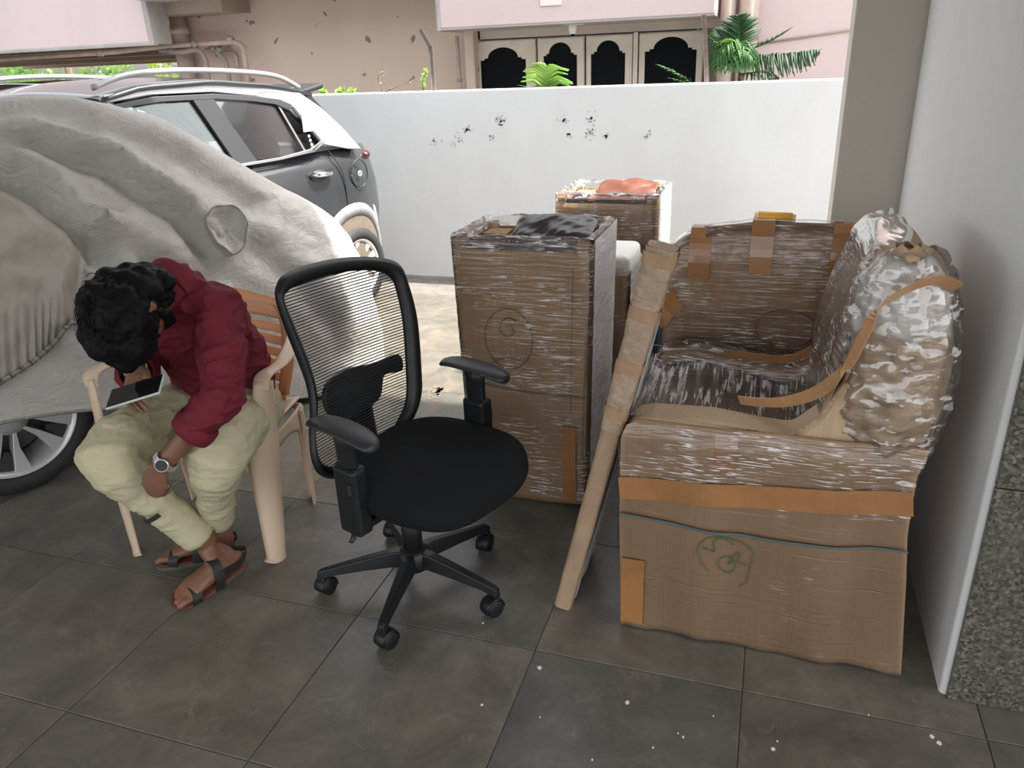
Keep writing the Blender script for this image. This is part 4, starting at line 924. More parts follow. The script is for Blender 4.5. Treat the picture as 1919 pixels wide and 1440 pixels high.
# padded end of the back: foam sheet and crumpled film bulging around the near wing
def wing(u, v, grow=0):
    a = 2*PI*u; k = v
    cx_ = .287+.020*math.sin(3*v); cz_ = .52+.575*k
    prof = [p for p in PROF]
    # radial slice in x / y around a vertical core
    rx = float(np.interp(cz_, [.52, .62, .70, .82, .95, 1.04, 1.085, 1.1], [.05, .098, .110, .108, .102, .080, .050, .012]))+grow; ry = float(np.interp(cz_, [.52, .60, .70, .85, 1.0, 1.07, 1.1], [.02, .058, .078, .088, .08, .055, .012]))+grow
    lump = 1+.10*noise.noise(Vector((math.cos(a)*2.2, math.sin(a)*2.2, v*6)))+.05*noise.noise(Vector((math.cos(a)*6, math.sin(a)*6, v*17)))
    return R0((cx_+rx*math.cos(a)*lump, 1.845+ry*1.0*math.sin(a)*lump, cz_+.006*math.sin(5*a)))
v, f = gridg(lambda u, v: wing(u, v, 0), 48, 40, True); mesh('padded_wing', v, f, CARDL, so, smooth=True, fix=False)
def foamp(u, v):
    a = PI*(1.02+.80*u); k = .68+.29*v; q = Vector(wing(((a/(2*PI)) % 1), k, .006)); return q+Vector((0, -.006-.004*math.sin(u*20), 0))
v, f = gridg(foamp, 22, 18); o = mesh('foam_sheet', v, f, FOAM, so, smooth=True, fix=False); o.modifiers.new('t', 'SOLIDIFY').thickness = .003
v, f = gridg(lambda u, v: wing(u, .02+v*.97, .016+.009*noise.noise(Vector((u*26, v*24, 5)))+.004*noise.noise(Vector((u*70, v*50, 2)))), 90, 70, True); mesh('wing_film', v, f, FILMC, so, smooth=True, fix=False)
# stretched film: over the panel, over the seat between the arms, over the back and far arm
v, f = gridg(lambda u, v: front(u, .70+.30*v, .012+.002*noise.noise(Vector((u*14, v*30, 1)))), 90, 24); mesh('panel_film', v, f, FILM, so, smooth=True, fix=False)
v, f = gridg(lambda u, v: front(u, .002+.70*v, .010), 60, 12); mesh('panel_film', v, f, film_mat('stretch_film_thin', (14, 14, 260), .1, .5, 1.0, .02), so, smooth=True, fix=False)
def seatfilm(u, v):     # u from the front edge to the back, v from the near arm to the far arm
    x = -.318+u*.50; zn = float(np.interp(x, [-.32, -.25, .03, .095, .15, .20], [.655, .66, .648, .645, .70, .80])); zf = float(np.interp(x, [-.32, -.18, .09, .15, .20], [.60, .648, .606, .64, .71]))
    y = 1.775+v*.60; z = zn+(zf-zn)*v-.085*math.sin(PI*v)**.8*(.35+.65*u)-.02*math.sin(PI*v)
    if u < .06: z = z-.0
    return R0((x, y, z+.004*math.sin(x*130+v*3)*math.sin(PI*v)))
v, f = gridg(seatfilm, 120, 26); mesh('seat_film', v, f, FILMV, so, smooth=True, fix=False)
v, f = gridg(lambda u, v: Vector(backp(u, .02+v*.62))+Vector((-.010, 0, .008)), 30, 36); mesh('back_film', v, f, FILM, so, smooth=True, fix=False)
def farfilm(u, v):
    i = 1+u*8; k = min(len(farp)-2, int(i)); fr_ = i-k; a = farp[k][0]+(farp[k+1][0]-farp[k][0])*fr_; b = farp[k][1]+(farp[k+1][1]-farp[k][1])*fr_
    prof = [(2.294, -.10), (2.292, -.02), (2.31, .012), (2.36, .018), (2.42, .01), (2.43, -.05)]; j = min(4, int(v*5)); g = v*5-j; yy = prof[j][0]+(prof[j+1][0]-prof[j][0])*g; zz = prof[j][1]+(prof[j+1][1]-prof[j][1])*g
    return R0((a-.004*(1 if i < 3 else 0), yy, b+zz))
v, f = gridg(farfilm, 60, 20); mesh('far_arm_film', v, f, FILM, so, smooth=True, fix=False)
# film skirt hanging at the front between the arms
v, f = gridg(lambda u, v: R0((-.322-.004*math.sin(v*9), 1.775+u*.60, .15+v*(.505-.05*u)+.0)), 40, 30); mesh('front_film', v, f, film_mat('stretch_film_side', (20, 170, 14), .4, .7, 1.0, .7), so, smooth=True, fix=False)
# tapes
def onfront(x, z, off=.014):
    x0, x1 = x_range(z); u = (x-x0)/(x1-x0); return Vector(front(max(0, min(1, u)), max(0, min(1, z/.645)), off))
strip('packing_tape', [onfront(-.316+.70*k/30, .455+.055*(k/30)) for k in range(31)], .064, (0, 0, 1), TAPE, so)
strip('packing_tape', [onfront(-.275, .018+.215*k/8, .0125) for k in range(9)], .062, (1, 0, 0), TAPE, so)
strip('packing_tape', [onfront(-.055, .53+.105*k/6, .006) for k in range(7)], .055, (1, 0, 0), TAPE, so)
strip('packing_tape', smooth_path([R0(p) for p in [(-0.037, 1.930, 0.657), (0.060, 1.880, 0.682), (0.143, 1.800, 0.755), (0.191, 1.735, 0.853), (0.213, 1.720, 0.930), (0.231, 1.715, 0.987), (0.280, 1.715, 1.032), (0.334, 1.730, 1.051), (0.388, 1.790, 1.020)]], 6), .030, [(.15+.3*min(1, k/26), -.45, .85) for k in range(49)], M('pale_tape', (.52, .28, .13), .3, var=.3, vscale=8, coat=.3), so, .002)
strip('packing_tape', smooth_path([R0(p) for p in [(-.10, 2.286, .655), (.02, 2.286, .645), (.10, 2.284, .655), (.17, 2.26, .71), (.215, 2.23, .78), (.235, 2.20, .86)]], 5), .028, (0, -.35, .9), TAPE, so, .0015)
# twine and green scribble
line('twine', [onfront(-.314+.695*k/9, .378-.012*math.sin(PI*k/9)+.004*(k/9), .016+.003*(k % 2)) for k in range(10)], .0024, TWINE, so)
line('twine', [onfront(-.314+.695*k/9, .374-.014*math.sin(PI*k/9)+.006*(k/9), .015) for k in range(10)], .0020, TWINE, so)
def scr(pts, r=.0013, mat=MARK, nm='marker_line'):
    return line(nm, [onfront(a, b, .0125) for a, b in pts], r, mat, so, n=5)
scr([(-0.072, 0.240), (-0.099, 0.277), (-0.106, 0.314), (-0.085, 0.344), (-0.052, 0.353), (-0.005, 0.343), (0.027, 0.321), (0.031, 0.301), (0.025, 0.250), (0.020, 0.217), (0.005, 0.204)])
scr([(-0.093, 0.316), (-0.063, 0.308), (-0.067, 0.337), (-0.052, 0.348), (-0.036, 0.346), (-0.018, 0.333)], .0017)
scr([(-0.014, 0.284), (-0.032, 0.294), (-0.050, 0.281), (-0.047, 0.258), (-0.029, 0.243), (-0.012, 0.254), (-0.010, 0.282), (-0.026, 0.272), (-0.005, 0.309), (-0.001, 0.278), (0.017, 0.273)], .0014)

# ---------------------------------------------------------------- second armchair behind, its arched back towards us
s2 = thing('wrapped_armchair', 'second armchair behind the nearest one with its arched taped back towards us', 'armchair', (.02, 2.86, 0)); s20 = Vector(s2.location)
def R2(p): return Vector(p)-s20
XL, XR = -.318, .345
def arch_top(x):
    t = (x-XL)/(XR-XL); return float(np.interp(t, [0, .02, .08, .2, .42, .8, .93, 1.0], [.86, .91, .945, .978, .998, .996, .960, .90]))
def back2(u, v, off=0):
    x = XL-off+u*(XR-XL+2*off); zt = arch_top(min(XR, max(XL, x)))+off*.7
    prof = [(2.515, .01), (2.508, .35), (2.505, .70), (2.508, .90), (2.530, .97), (2.575, 1.0), (2.64, .985), (2.69, .93), (2.70, .6), (2.70, .02)]
    k = min(8, int(v*9)); fr_ = v*9-k; (y1, a1), (y2, a2) = prof[k], prof[k+1]; y = y1+(y2-y1)*fr_; a = a1+(a2-a1)*fr_
    ed = max(0, abs(u-.5)*2-.9)/.1; y += .03*ed**2*(1 if v < .5 else -1)
    y += .006*noise.noise(Vector((x*6, a*6, 7))); cy = 2.60; y = y+(off if y > cy else -off)
    return R2((x, y, a*zt))
v, f = gridg(back2, 40, 46); mesh('back_panel', v, f, CARDD, s2, smooth=True, fix=False)
mesh('back_cap', *gridg(lambda u, v: Vector(back2(u, .24+.30*v, .006+.004*noise.noise(Vector((u*8, v*8, 1))))), 40, 20), CARD, s2, smooth=True, fix=False)
for x in (XL, XR):
    mesh('end_cap', *gridg(lambda u, v: Vector(back2(0 if x < 0 else 1, v*.5)).lerp(Vector(back2(0 if x < 0 else 1, 1-v*.5)), u), 6, 24), CARDD, s2, smooth=True, fix=False)
for x0, x1 in ((XL+.01, XL+.13), (XR-.13, XR-.01)):
    v, f = boxg(R2(((x0+x1)/2, 2.94, .31)), (x1-x0, .46, .60)); mesh('arm', v, f, CARD, s2, bevel=.03, seg=3)
v, f = boxg(R2((.013, 2.93, .23)), (.40, .44, .38)); mesh('seat', v, f, CARD, s2, bevel=.02)
mesh('back_film', *gridg(lambda u, v: back2(u, .10+.52*v, .013+.003*noise.noise(Vector((u*20, v*9, 4)))), 70, 50), FILM, s2, smooth=True, fix=False)
for u0 in (.185, .455, .79):
    P = [Vector(back2(u0+(.012*(k/10) if u0 > .7 else 0), .30+.30*k/10, .017)) for k in range(11)]; strip('packing_tape', P, .068, (1, 0, 0), TAPE, s2)
strip('packing_tape', [Vector(back2(.0+.10*k/5, .27, .016)) for k in range(6)], .075, (0, 0, 1), TAPE, s2)
ring = [Vector(back2((a-XL)/(XR-XL), .11+(b-.35)/.35*.111, .008)) for a, b in [(.085+.085*math.cos(t), .595+.075*math.sin(t)) for t in [2*PI*i/24 for i in range(25)]]]
ring = [R2((.075+.09*math.cos(t), 2.488, .675+.062*math.sin(t))) for t in [2*PI*i/24 for i in range(25)]]
line('marker_circle', ring, .0014, MARKD, s2, n=5, k=2)
# yellow tape roll lying on top
yr = thing('tape_roll', 'small yellow roll lying on top of the arched armchair back', 'roll', Vector((0.013, 2.600, 0.991))-Vector((0, 0, .002)))
YEL = M('yellow_film_roll', (.85, .42, .04), .4); YELP = M('pale_yellow_end', (.85, .70, .42), .5)
lathe('roll_body', [(.012, -.052), (.0165, -.052), (.0165, .052), (.012, .052), (.012, -.052)], YEL, yr, n=24, c=(0, 0, .018), ax=(1, .1, -.05), caps=False); lathe('roll_core', [(.008, -.062), (.0125, -.062), (.0125, .062), (.008, .062), (.008, -.062)], YELP, yr, n=20, c=(0, 0, .018), ax=(1, .1, -.05), caps=False)

# ---------------------------------------------------------------- wrapped open-top cabinets
def cabinet(name, label, x0, x1, yf, yb, h, base_in, lid_col, seedk, mark):
    cb = thing(name, label, 'cabinet', ((x0+x1)/2, (yf+yb)/2, 0)); o0 = Vector(cb.location); hw, hd = (x1-x0)/2, (yb-yf)/2
    def taper(z): return 1-base_in*(1-z/h)**1.0
    T_ = .007
    def wall(name_, a, b, bulge, mat, zt0, zt1, lowcurve=0):
        A, B = Vector(a), Vector(b); nrm = Vector((B.y-A.y, A.x-B.x)).normalized()
        def fn(u, v):
            p = A.lerp(B, u); zb = .012-.010*math.sin(PI*u)*lowcurve; zt = zt0+(zt1-zt0)*u; z = zb+(zt-zb)*v; s = taper(z); q = Vector((p.x*s, p.y*(1 if nrm.y < 0 and False else 1)))
            off = bulge*math.sin(PI*u)*math.sin(PI*(1-v)**1.5)+.003*noise.noise(Vector((u*5+seedk, v*6, bulge*90)))
            return Vector((q.x+nrm.x*off, q.y+nrm.y*off, z))
        v, f = gridg(fn, 26, 26); o = mesh(name_, v, f, mat, cb, smooth=True, fix=False); o.modifiers.new('t', 'SOLIDIFY').thickness = T_
        return fn, nrm
    ff, nf = wall('front_panel', (-hw, -hd), (hw, -hd), .018, CARD, h-.028, h-.028, 1)
    fr_, nr = wall('right_panel', (hw, -hd), (hw, hd), .006, CARDL, h-.03, h-.005)
    wall('left_panel', (-hw, hd), (-hw, -hd), .004, CARD, h-.005, h-.03); wall('rear_panel', (hw, hd), (-hw, hd), .004, CARD, h-.02, h-.02)
    # wooden carcass inside and its four corner feet
    box('carcass_back', (-hw+.025, hd-.03, .06), (hw-.025, hd-.015, h-.045), WOODR, cb); box('carcass_side', (-hw+.022, -hd+.02, .06), (-hw+.036, hd-.02, h-.06), WOODR, cb); box('carcass_side', (hw-.036, -hd+.02, .06), (hw-.022, hd-.02, h-.06), WOODR, cb)
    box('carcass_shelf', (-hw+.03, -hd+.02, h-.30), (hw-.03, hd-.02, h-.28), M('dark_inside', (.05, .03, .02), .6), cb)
    box('divider', (-hw+.105, -hd+.03, h-.28), (-hw+.13, hd-.03, h-.03), WOODR, cb, bevel=.003); box('inner_flap', (-hw+.02, hd-.14, h-.2), (-hw+.11, hd-.045, h-.02), CARD, cb, bevel=.004)
    for sx, sy in ((-1, -1), (1, -1), (1, 1), (-1, 1)):
        v, f = boxg((sx*(hw-.022), sy*(hd-.022), h-.018), (.044, .044, .036)); mesh('corner_foot', v, f, CARDL if sy > 0 else CARDD, cb, bevel=.006)
    # dark rail across the front top
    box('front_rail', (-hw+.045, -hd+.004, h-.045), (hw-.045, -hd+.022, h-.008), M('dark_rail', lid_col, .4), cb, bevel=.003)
    # plastic sheet bunched over the back edge
    def sheet(u, v):
        x = (-hw+.13)+u*(2*hw-.17); y = hd-.02-v*.17; z = h+.010+.022*math.sin(PI*u)**.6*(1-v*.6)-.10*v*v*(1-.6*u)+.014*noise.noise(Vector((u*4+seedk, v*3, 3)))+.0035*noise.noise(Vector((u*11+v*8, v*3, seedk)))
        return (x, y, z)
    mesh('plastic_sheet', *gridg(sheet, 50, 24), BPLAS if seedk == 0 else M('orange_plastic_sheet', (.13, .040, .018), .3), cb, smooth=True, fix=False)
    # film around all four sides and stretched over the rim
    c4 = [(-hw, -hd), (hw, -hd), (hw, hd), (-hw, hd)]
    def filmf(u, v):
        k = int(u*4) % 4; t = u*4-int(u*4); a, b = Vector(c4[k]), Vector(c4[(k+1) % 4]); p = a.lerp(b, t); z = .035+v*(h-.02); s = taper(z); nn = Vector((b.y-a.y, a.x-b.x)).normalized()
        off = .011+(.018 if k == 0 else .006)*math.sin(PI*t)*math.sin(PI*(1-v)**1.5)+.003*noise.noise(Vector((t*4+k*7, v*40, seedk)))
        cr = .004
        return (p.x*s*(1+.012)+nn.x*off*.9, p.y*(1+.012)+nn.y*off*.9, z)
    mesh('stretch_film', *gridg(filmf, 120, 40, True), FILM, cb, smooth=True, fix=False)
    mesh('stretch_film', *gridg(lambda u, v: Vector(filmf(.252+.246*u, v))+Vector((.006, 0, 0)), 40, 40), FILM_GLARE, cb, smooth=True, fix=False)  # second layer, whitened to paint daylight glare on the right face
    def rim(u, v):
        q = Vector(filmf(u, 1)); k = v; return (q.x*(1-.16*k), q.y*(1-.20*k), q.z+.012*math.sin(PI*k)-.028*k*k+.010*noise.noise(Vector((u*30, k*3, seedk))))
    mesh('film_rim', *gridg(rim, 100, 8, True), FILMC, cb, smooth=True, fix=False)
    # tape, seam, twine
    def of(x, z, off=.022):
        u = (x/taper(z)+hw)/(2*hw); v = (z-.012)/(h-.04); q = ff(max(0, min(1, u)), max(0, min(1, v))); return q+Vector((0, -off, 0))
    line('twine', [of(-hw*.93+1.88*hw*k/8, .47-.03*(k/8), .017) for k in range(9)], .0020, TWINE, cb)
    strip('packing_tape', [of(hw*.70, .03+.30*k/8, .0135) for k in range(9)], .050, (1, 0, 0), TAPE, cb)
    line('carton_seam', [of(hw*.72+.01*k/6, .38+.50*k/6, .003) for k in range(7)], .0009, MARKD, cb, n=5)
    if mark:
        line('marker_circle', [of(-.045+.085*math.cos(t), .635+.105*math.sin(t), .010) for t in [2*PI*i/22 for i in range(23)]], .0017, MARKD, cb, n=5, k=2)
        line('marker_figure', [of(-.05+a*.055, .66+b*.055, .010) for a, b in ((.6, .7), (.1, .9), (-.4, .5), (-.35, -.1), (.1, -.3), (.45, 0), (.3, .35), (-.05, .3))], .0016, MARKD, cb, n=5)
        line('marker_figure', [of(-.06+a*.055, .56+b*.05, .010) for a, b in ((-.9, -.3), (-.2, .1), (.6, .2), (1.1, -.2))], .0014, MARKD, cb, n=5)
    return cb
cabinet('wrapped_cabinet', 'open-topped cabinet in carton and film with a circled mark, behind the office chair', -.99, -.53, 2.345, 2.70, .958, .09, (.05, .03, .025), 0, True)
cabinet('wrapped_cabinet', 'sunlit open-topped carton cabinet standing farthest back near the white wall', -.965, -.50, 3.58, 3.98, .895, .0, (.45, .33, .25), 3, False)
# ---------------------------------------------------------------- leaning wrapped panel
lp = thing('wrapped_board', 'tall narrow board in brown paper and film leaning on the nearest armchair', 'board', (-.486, 1.92, .002)); 
lp.rotation_euler = (0, math.atan2(.255, 1.09), 0)
LH = 1.118; KP = M('brown_paper', (.40, .27, .17), .6, var=.3, vscale=9, bmp=.4, bscale=24, bdist=.008); KPW = M('crumpled_paper_wrap', (.42, .31, .22), .35, var=.3, vscale=14, bmp=.8, bscale=30, bdist=.012)
v, f = prismg([(-.12, .004), (.16, .004), (.175, .45), (.19, .80), (.07, .98), (-.06, LH-.03), (-.12, LH-.03)], -.017, .017, 'X'); mesh('core_board', v, f, M('dark_board', (.06, .065, .07), .3), lp, bevel=.004)
def edge(u, v):
    a = 2*PI*u; z = .004+v*(LH-.008); top = max(0, (v-.52)/.48); r_ = (.026+.010*top)*(1+.06*noise.noise(Vector((math.cos(a)*2, math.sin(a)*2, v*24)))+.05*top*noise.noise(Vector((math.cos(a)*5, math.sin(a)*5, v*50))))
    c_, s_ = math.cos(a), math.sin(a); e = .55
    return (r_*abs(c_)**e*(1 if c_ > 0 else -1), -.118+r_*.95*abs(s_)**e*(1 if s_ > 0 else -1), z)
v, f = gridg(edge, 32, 90, True); ep = mesh('edge_protector', v, f, KP, lp, smooth=True, fix=False)
mesh('edge_cap', *gridg(lambda u, v: Vector(edge(u, 1 if True else 0))*1.0 if v == 0 else Vector((0, -.118, LH+.006)), 32, 2, True), KP, lp, smooth=True, fix=False)
mesh('edge_cap', *gridg(lambda u, v: Vector(edge(u, 0)) if v == 0 else Vector((0, -.118, 0)), 32, 2, True), KP, lp, smooth=True, fix=False)
def wrap(u, v):
    q = Vector(edge(u, .55+.45*v)); c = Vector((0, -.118, q.z)); return c+(q-c)*(1.10+.05*noise.noise(Vector((u*14, v*22, 9))))
mesh('paper_wrap', *gridg(wrap, 40, 70, True), KPW, lp, smooth=True, fix=False)
for vv_ in (.60, .72, .85, .975):
    V, F = gridg(lambda u, v: (lambda q, c: c+(q-c)*1.17)(Vector(edge(u, vv_-.014+.028*v)), Vector((0, -.118, Vector(edge(u, vv_-.014+.028*v)).z))), 32, 4, True); mesh('paper_tape', V, F, M('kraft_tape', (.40, .25, .15), .4, var=.3, vscale=20), lp, smooth=True, fix=False)
def pf(u, v):
    z = .01+v*(LH-.03); y = -.100+u*(.100+float(np.interp(z, [0, .45, .80, .98, LH], [.166, .18, .195, .075, -.055]))); return (.024+.004*math.sin(u*14+v*3)+.004*noise.noise(Vector((u*9, v*3, 1)))+.010*v*(1-u), y, z)
mesh('face_film', *gridg(pf, 60, 30), film_mat('stretch_film_streaked', (20, 200, 5), 2.0, .9, 1.0, 1.3, .48), lp, smooth=True, fix=False)  # dense white streaks paint bright reflections onto this film
mesh('face_film', *gridg(lambda u, v: Vector((-.022, pf(u, v)[1], pf(u, v)[2])), 20, 10), FILM, lp, smooth=True, fix=False)
line('twine', [Vector(edge(k/16, .555))*1.0+Vector((0, 0, 0)) for k in range(8, 17)], .002, TWINE, lp, k=2)
# ---------------------------------------------------------------- things wedged behind
tb = thing('printed_carton', 'dark printed carton with a brown frame edge behind the leaning panel', 'carton', (-.385, 3.05, 0)); DK = M('dark_print', (.015, .028, .035), .35)
box('carton_body', (-.062, -.05, 0), (.050, .30, .66), DK, tb, bevel=.004); box('brown_edge', (.026, -.056, .0), (.052, -.046, .655), M('carton_edge', (.30, .16, .085), .6), tb); box('brown_edge', (-.062, -.056, .625), (.052, -.044, .662), M('carton_edge'), tb)
PRN = M('pale_print', (.55, .6, .6), .5)
text_mesh('print_hd', 'HD', .045, PRN, tb, (.000, -.0505, .50), (PI/2, 0, 0)); box('print_line', (-.03, -.0515, .40), (.02, -.0505, .404), PRN, tb); box('print_line', (-.03, -.0515, .34), (.012, -.0505, .343), PRN, tb)
box('print_picture', (-.02, -.0515, .16), (.018, -.0505, .20), PRN, tb); box('print_line', (-.03, -.0515, .12), (.02, -.0505, .124), PRN, tb)
wb_ = thing('wrapped_box', 'low white film-wrapped box between the two cabinets', 'box', (-.60, 3.22, 0))
WHF = M('white_wrap', (.80, .79, .76), .35, bmp=.4, bscale=20, bdist=.008)
v, f = boxg((0, 0, .36), (.13, .30, .72)); mesh('wrapped_body', v, f, CARDL, wb_, bevel=.02, seg=3); v, f = boxg((0, 0, .70), (.142, .312, .10)); mesh('white_lid', v, f, WHF, wb_, bevel=.03, seg=4)
v, f = boxg((0, 0, .36), (.152, .325, .70)); mesh('film_wrap', v, f, FILM, wb_, bevel=.025, seg=3)

# ================================================================ PLASTIC ARMCHAIR
pm_, pt_, pb_, po_ = node_mat('peach_plastic')
pb_.inputs['Base Color'].default_value = (.74, .60, .44, 1); pb_.inputs['Roughness'].default_value = .38
ts_ = pt_.nodes.new('ShaderNodeBsdfTranslucent'); ts_.inputs[0].default_value = (.80, .42, .15, 1); mx_ = pt_.nodes.new('ShaderNodeMixShader'); mx_.inputs[0].default_value = .24
pt_.links.new(pb_.outputs[0], mx_.inputs[1]); pt_.links.new(ts_.outputs[0], mx_.inputs[2]); pt_.links.new(mx_.outputs[0], po_.inputs[0])
pc_ = thing('plastic_chair', 'peach moulded plastic armchair under the seated person', 'chair', (-1.735, 1.91, 0), rz=math.atan2(.18, .98))
def solid(o, t=.004):
    s = o.modifiers.new('t', 'SOLIDIFY'); s.thickness = t; s.offset = 0; return o
def channel(name, pts, wid, out, parent, mat, depth=.35, n=9):
    P = smooth_path(pts, 6); k = len(P); ws = [float(np.interp(i/(k-1), np.linspace(0, 1, len(wid)), wid)) for i in range(k)]
    outs = [Vector(o_) for o_ in out] if isinstance(out[0], (tuple, list)) else [Vector(out)]*len(wid)
    def fn(u, v):
        i = min(k-1, int(round(v*(k-1)))); d = (P[min(i+1, k-1)]-P[max(i-1, 0)]).normalized(); t = v*(len(outs)-1); j = min(len(outs)-2, int(t)) if len(outs) > 1 else 0
        o_ = outs[j].lerp(outs[min(j+1, len(outs)-1)], t-j); o_ = (o_-d*d.dot(o_)).normalized(); s_ = d.cross(o_); a = (u-.5)*2
        return P[i]+s_*(ws[i]*a)+o_*(ws[i]*depth*(1-abs(a)**2.6))
    v, f = gridg(fn, n, k); return solid(mesh(name, v, f, mat, parent, smooth=True, fix=False), .005)
for s in (-1, 1):
    channel('front_leg', [(s*.243, -.182, .0), (s*.247, -.179, .03), (s*.252, -.172, .20), (s*.258, -.165, .36), (s*.272, -.152, .50), (s*.285, -.135, .625)], [.040, .033, .042, .054, .040, .029], (s*.75, -.65, 0), pc_, pm_, .55)
    channel('rear_leg', [(s*.222, .188, .0), (s*.225, .185, .03), (s*.228, .178, .20), (s*.232, .172, .32), (s*.234, .168, .40)], [.036, .030, .034, .038, .036], (s*.8, .6, 0), pc_, pm_, .5)
    channel('armrest', [(s*.283, -.150, .600), (s*.285, -.140, .630), (s*.287, -.11, .640), (s*.285, .0, .630), (s*.268, .12, .640), (s*.240, .215, .665), (s*.212, .262, .70)], [.026, .027, .027, .024, .022, .020, .018], [(s*.2, -1, .3), (0, -.3, 1), (0, 0, 1), (0, 0, 1), (s*.5, 0, .9), (s*.9, 0, .4), (s*1, 0, 0)], pc_, pm_, .30)
    v, f = gridg(lambda u, v: (s*(.245+.012*math.sin(PI*u)), -.17+u*.35, .408-v*(.05+.085*abs(2*u-1)**2)), 18, 5); solid(mesh('side_apron', v, f, pm_, pc_, smooth=True, fix=False))
def seatf(u, v):
    x = -.235+u*.47; y = -.20+v*.41; return (x, y, .408-.018*math.sin(PI*u)*math.sin(PI*v)-.035*max(0, (.10-v)/.10)**2+.012*abs(2*u-1)**4)
v, f = gridg(seatf, 22, 20); solid(mesh('seat', v, f, pm_, pc_, smooth=True, fix=False), .006)
v, f = gridg(lambda u, v: (-.235+u*.47, -.20-.004*v, .395-.06*v*(abs(2*u-1)**2*.6+.4)), 22, 5); solid(mesh('front_apron', v, f, pm_, pc_, smooth=True, fix=False))
pk_, kt_, kb_, ko_ = node_mat('peach_plastic_backlit')
kb_.inputs['Base Color'].default_value = (.70, .47, .27, 1); kb_.inputs['Roughness'].default_value = .38  # same plastic, base colour oranged to paint light coming through the back
ts2 = kt_.nodes.new('ShaderNodeBsdfTranslucent'); ts2.inputs[0].default_value = (.90, .42, .12, 1); mx2 = kt_.nodes.new('ShaderNodeMixShader'); mx2.inputs[0].default_value = .42
kt_.links.new(kb_.outputs[0], mx2.inputs[1]); kt_.links.new(ts2.outputs[0], mx2.inputs[2]); kt_.links.new(mx2.outputs[0], ko_.inputs[0])
def backc(x, z):    # curved back surface
    return (x, .195+.24*(z-.42)-.55*x*x+.02, z)
def back_edge(z): return float(np.interp(z, [.42, .55, .66, .72, .76, .79, .80], [.195, .225, .232, .215, .175, .09, .02]))
def band(name, z0f, z1f, w0=1.0):
    def fn(u, v):
        zz0, zz1 = z0f(abs(2*u-1)), z1f(abs(2*u-1)); z = zz0+(zz1-zz0)*v; x = (2*u-1)*back_edge(min(.795, z))*w0; return backc(x, z)
    v, f = gridg(fn, 30, 8); return solid(mesh(name, v, f, pk_, pc_, smooth=True, fix=False), .006)
band('back_top', lambda a: .708-.025*a*a, lambda a: .795-.035*a**2.2)
for z in (.672, .630, .588, .546, .504): band('back_slat', lambda a, z=z: z-.012-.02*a*a, lambda a, z=z: z+.018-.02*a*a, .88)
band('back_base', lambda a: .405, lambda a: .480-.02*a*a, .95)
for s in (-1, 1):
    v, f = gridg(lambda u, v: backc(s*(back_edge(.43+.31*v)*(.80+.20*u)), .43+.31*v-.0), 5, 24); solid(mesh('back_rail', v, f, pk_, pc_, smooth=True, fix=False), .010)
for z in (.735, .755):
    tube('back_bead', [Vector(backc(x*.16/10, z-.6*(x*.016)**2))+Vector((0, -.006, 0)) for x in range(-10, 11)], .003, pm_, pc_, n=6)

# ================================================================ THE SEATED PERSON
SKIN = M('brown_skin', (.20, .092, .052), .5, var=.25, vscale=12, bmp=.08, bscale=200); SHIRT = M('maroon_cotton', (.150, .017, .030), .8, var=.2, vscale=7, bmp=.6, bscale=11, bdist=.02, stretch=(1, 1, 1.8), spec=.2)
KHAKI = M('khaki_trousers', (.50, .46, .30), .85, var=.12, vscale=6, bmp=.5, bscale=12, bdist=.015, stretch=(1, 1, 2), spec=.2); HAIR = M('black_hair', (.004, .004, .0045), .6, spec=.12); SANDAL = M('black_sandal_strap', (.018, .016, .015), .6, bmp=.2, bscale=120); SOLE = M('grey_sandal_sole', (.10, .09, .08), .75, var=.3, vscale=20); INSOLE = M('red_insole', (.13, .028, .02), .7)
J = {k: Vector(v) for k, v in dict(neck=(-1.550, 1.665, .955), headc=(-1.530, 1.470, .948), chest=(-1.565, 1.74, .845), belly=(-1.615, 1.86, .66), pelvis=(-1.65, 1.935, .51), hipL=(-1.555, 1.91, .49), hipR=(-1.745, 1.89, .49),
    shL=(-1.425, 1.69, .895), elL=(-1.345, 1.545, .705), wrL=(-1.500, 1.445, .53), shR=(-1.69, 1.665, .855), elR=(-1.735, 1.655, .68), wrR=(-1.58, 1.505, .782), knL=(-1.40, 1.525, .525), knR=(-1.712, 1.445, .535), anR=(-1.600, 1.628, .145), anL=(-1.625, 1.725, .145)).items()}
def chain(names_pts, rads, n=14, **k): return tubeg([J[p] if isinstance(p, str) else Vector(p) for p in names_pts], rads, n, dome=True, **k)
